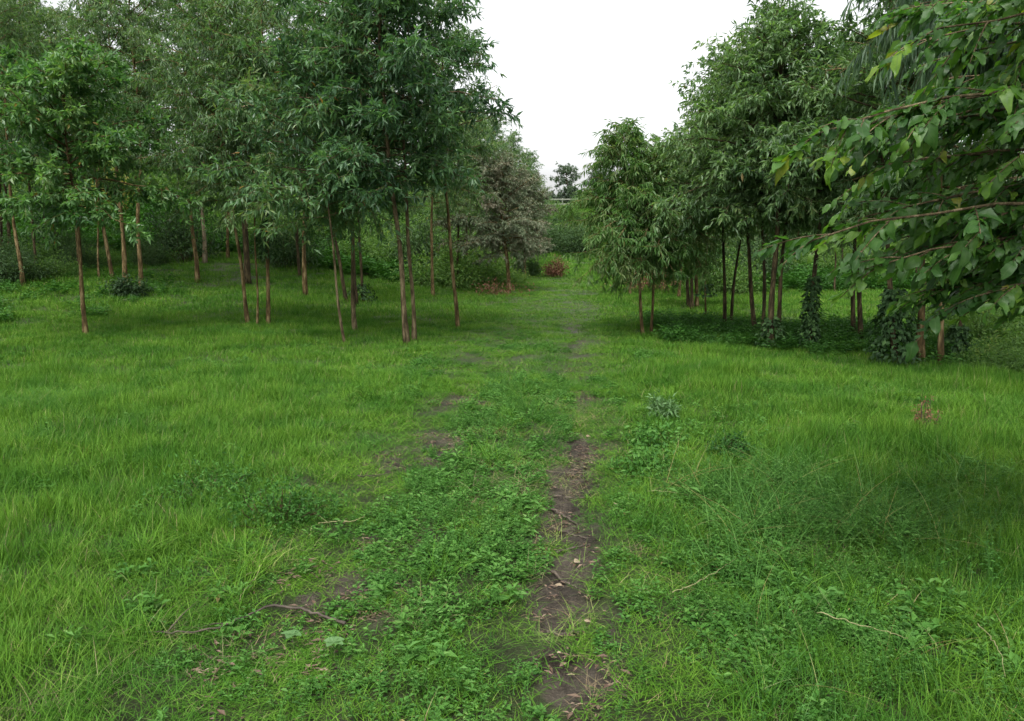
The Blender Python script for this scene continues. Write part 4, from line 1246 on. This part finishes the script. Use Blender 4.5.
# silvery round leaves of a seedling
def seedling(px, py, lab, seed):
    x, y, z = ground_spot(px, py); rng = np.random.default_rng(seed)
    root = thing('seedling', lab, 'seedling', (x, y, z))
    g = Geo(); v, f = tube(np.array([[0, 0, -.01], [.003, 0, .04], [0, .004, .075]]), [.002, .0018, .0012], 4); g.add(v, f)
    link('stem', g.mesh('stem', M['stem']), root)
    a = np.arange(5) * 1.35 + rng.uniform(0, 2); n = 5
    P = np.zeros((n, 3)); P[:, 2] = .075
    v, f, t, rb = leaves(P, np.stack([np.cos(a), np.sin(a), .2 + 0 * a], -1), np.tile([0, 0, 1.], (n, 1)), rng.uniform(.035, .055, n), rng.uniform(.028, .042, n), rng.uniform(.2, .6, n), 1, curl=.1)
    link('leaves', Geo().add(v, f, t, rb).mesh('leaves', M['weed_pale'], True), root)


seedling(293, 652, 'seedling with silvery round leaves in short grass below the dark fallen branch', 31)
seedling(334, 660, 'duller silvery seedling beside the brown patch near the tall grass clump', 32)


# ------------------------------------------------------------------ labels of the repeats: each is told apart by the named tree it stands behind and its rank there
def project_px(p):
    return W / 2 + FPX * p[0] / (p[1] * math.cos(PITCH) + (CAM_H - p[2]) * math.sin(PITCH))


MARKS = [(5, 'two dark trunks at the edge'), (45, 'ivy-wrapped dark trunk'), (86, 'small bright broadleaf tree'), (126, 'trunk with leafy shrub at its foot'), (186, 'dark pointed bush'),
         (205, 'lone pale straight trunk'), (250, 'leaning thin pair'), (300, 'gap between the leaning pair and forked trunks'), (350, 'forked dark trunks'), (410, 'tallest two-trunked tree'),
         (458, 'single slender trunk'), (508, 'grey-leaved tree'), (545, 'dry red bush'), (575, 'far bend of the track'), (645, 'V-shaped thin stems'), (690, 'short reddish pair'),
         (728, 'trunk with outward leaner'), (770, 'two trunks among low plants'), (808, 'knee-high ivy-wrapped trunk'), (857, 'close parallel dark trunks'), (908, 'mound of ivy'), (942, 'pale red-brown trunk'),
         (985, 'ivy-footed thin stem'), (1020, 'weeping tree')]
ORD = ['nearest', 'second', 'third', 'fourth', 'fifth', 'sixth', 'seventh', 'eighth', 'ninth', 'tenth', 'eleventh', 'twelfth', 'thirteenth', 'fourteenth', 'fifteenth', 'sixteenth', 'seventeenth', 'eighteenth', 'nineteenth', 'twentieth']
SHORT = {'eucalyptus wood in front of the bushy bank': 'slender eucalyptus', 'tall eucalyptus on top of the bushy bank': 'tall bank-top eucalyptus', 'eucalyptus grove beyond the dark paired trunks': 'grove eucalyptus',
         'row of trees on the bank side of the track': 'track-row eucalyptus', 'row of trees on the open side of the track': 'light green track-row tree', 'shrubs covering the bank': 'leafy green bank shrub',
         'dark shrubs covering the bank': 'dark green bank shrub', 'shrubs along the track edge': 'low track-edge shrub', 'shrubs in the thicket behind the grove': 'thicket shrub', 'light shrubs on the rise': 'light green shrub',
         'undergrowth shrubs in the deep shade': 'shaded undergrowth shrub', 'dark bushes at the end of the track': 'dark far thicket bush', 'bushes on the slope below the rails': 'far slope bush', }
cells = {}
for o in list(COL.objects):
    gname = o.get('group')
    if o.parent is None and gname in SHORT:
        p = o.location; px = project_px(p)
        mk = min(MARKS, key=lambda m_: abs(m_[0] - px))
        if px < -30 or px > W + 30:
            mk = (0, 'edge of the picture')
        cells.setdefault((gname, mk[1]), []).append((p[1], o))
for (gname, mk), lst in cells.items():
    lst.sort(key=lambda q: q[0])
    for r_, (yy, o) in enumerate(lst):
        o['label'] = '%s, %s%s behind the %s' % (SHORT[gname], ORD[min(r_, 19)], '' if r_ == 0 else ' one', mk) if len(lst) > 1 else '%s standing behind the %s' % (SHORT[gname], mk)
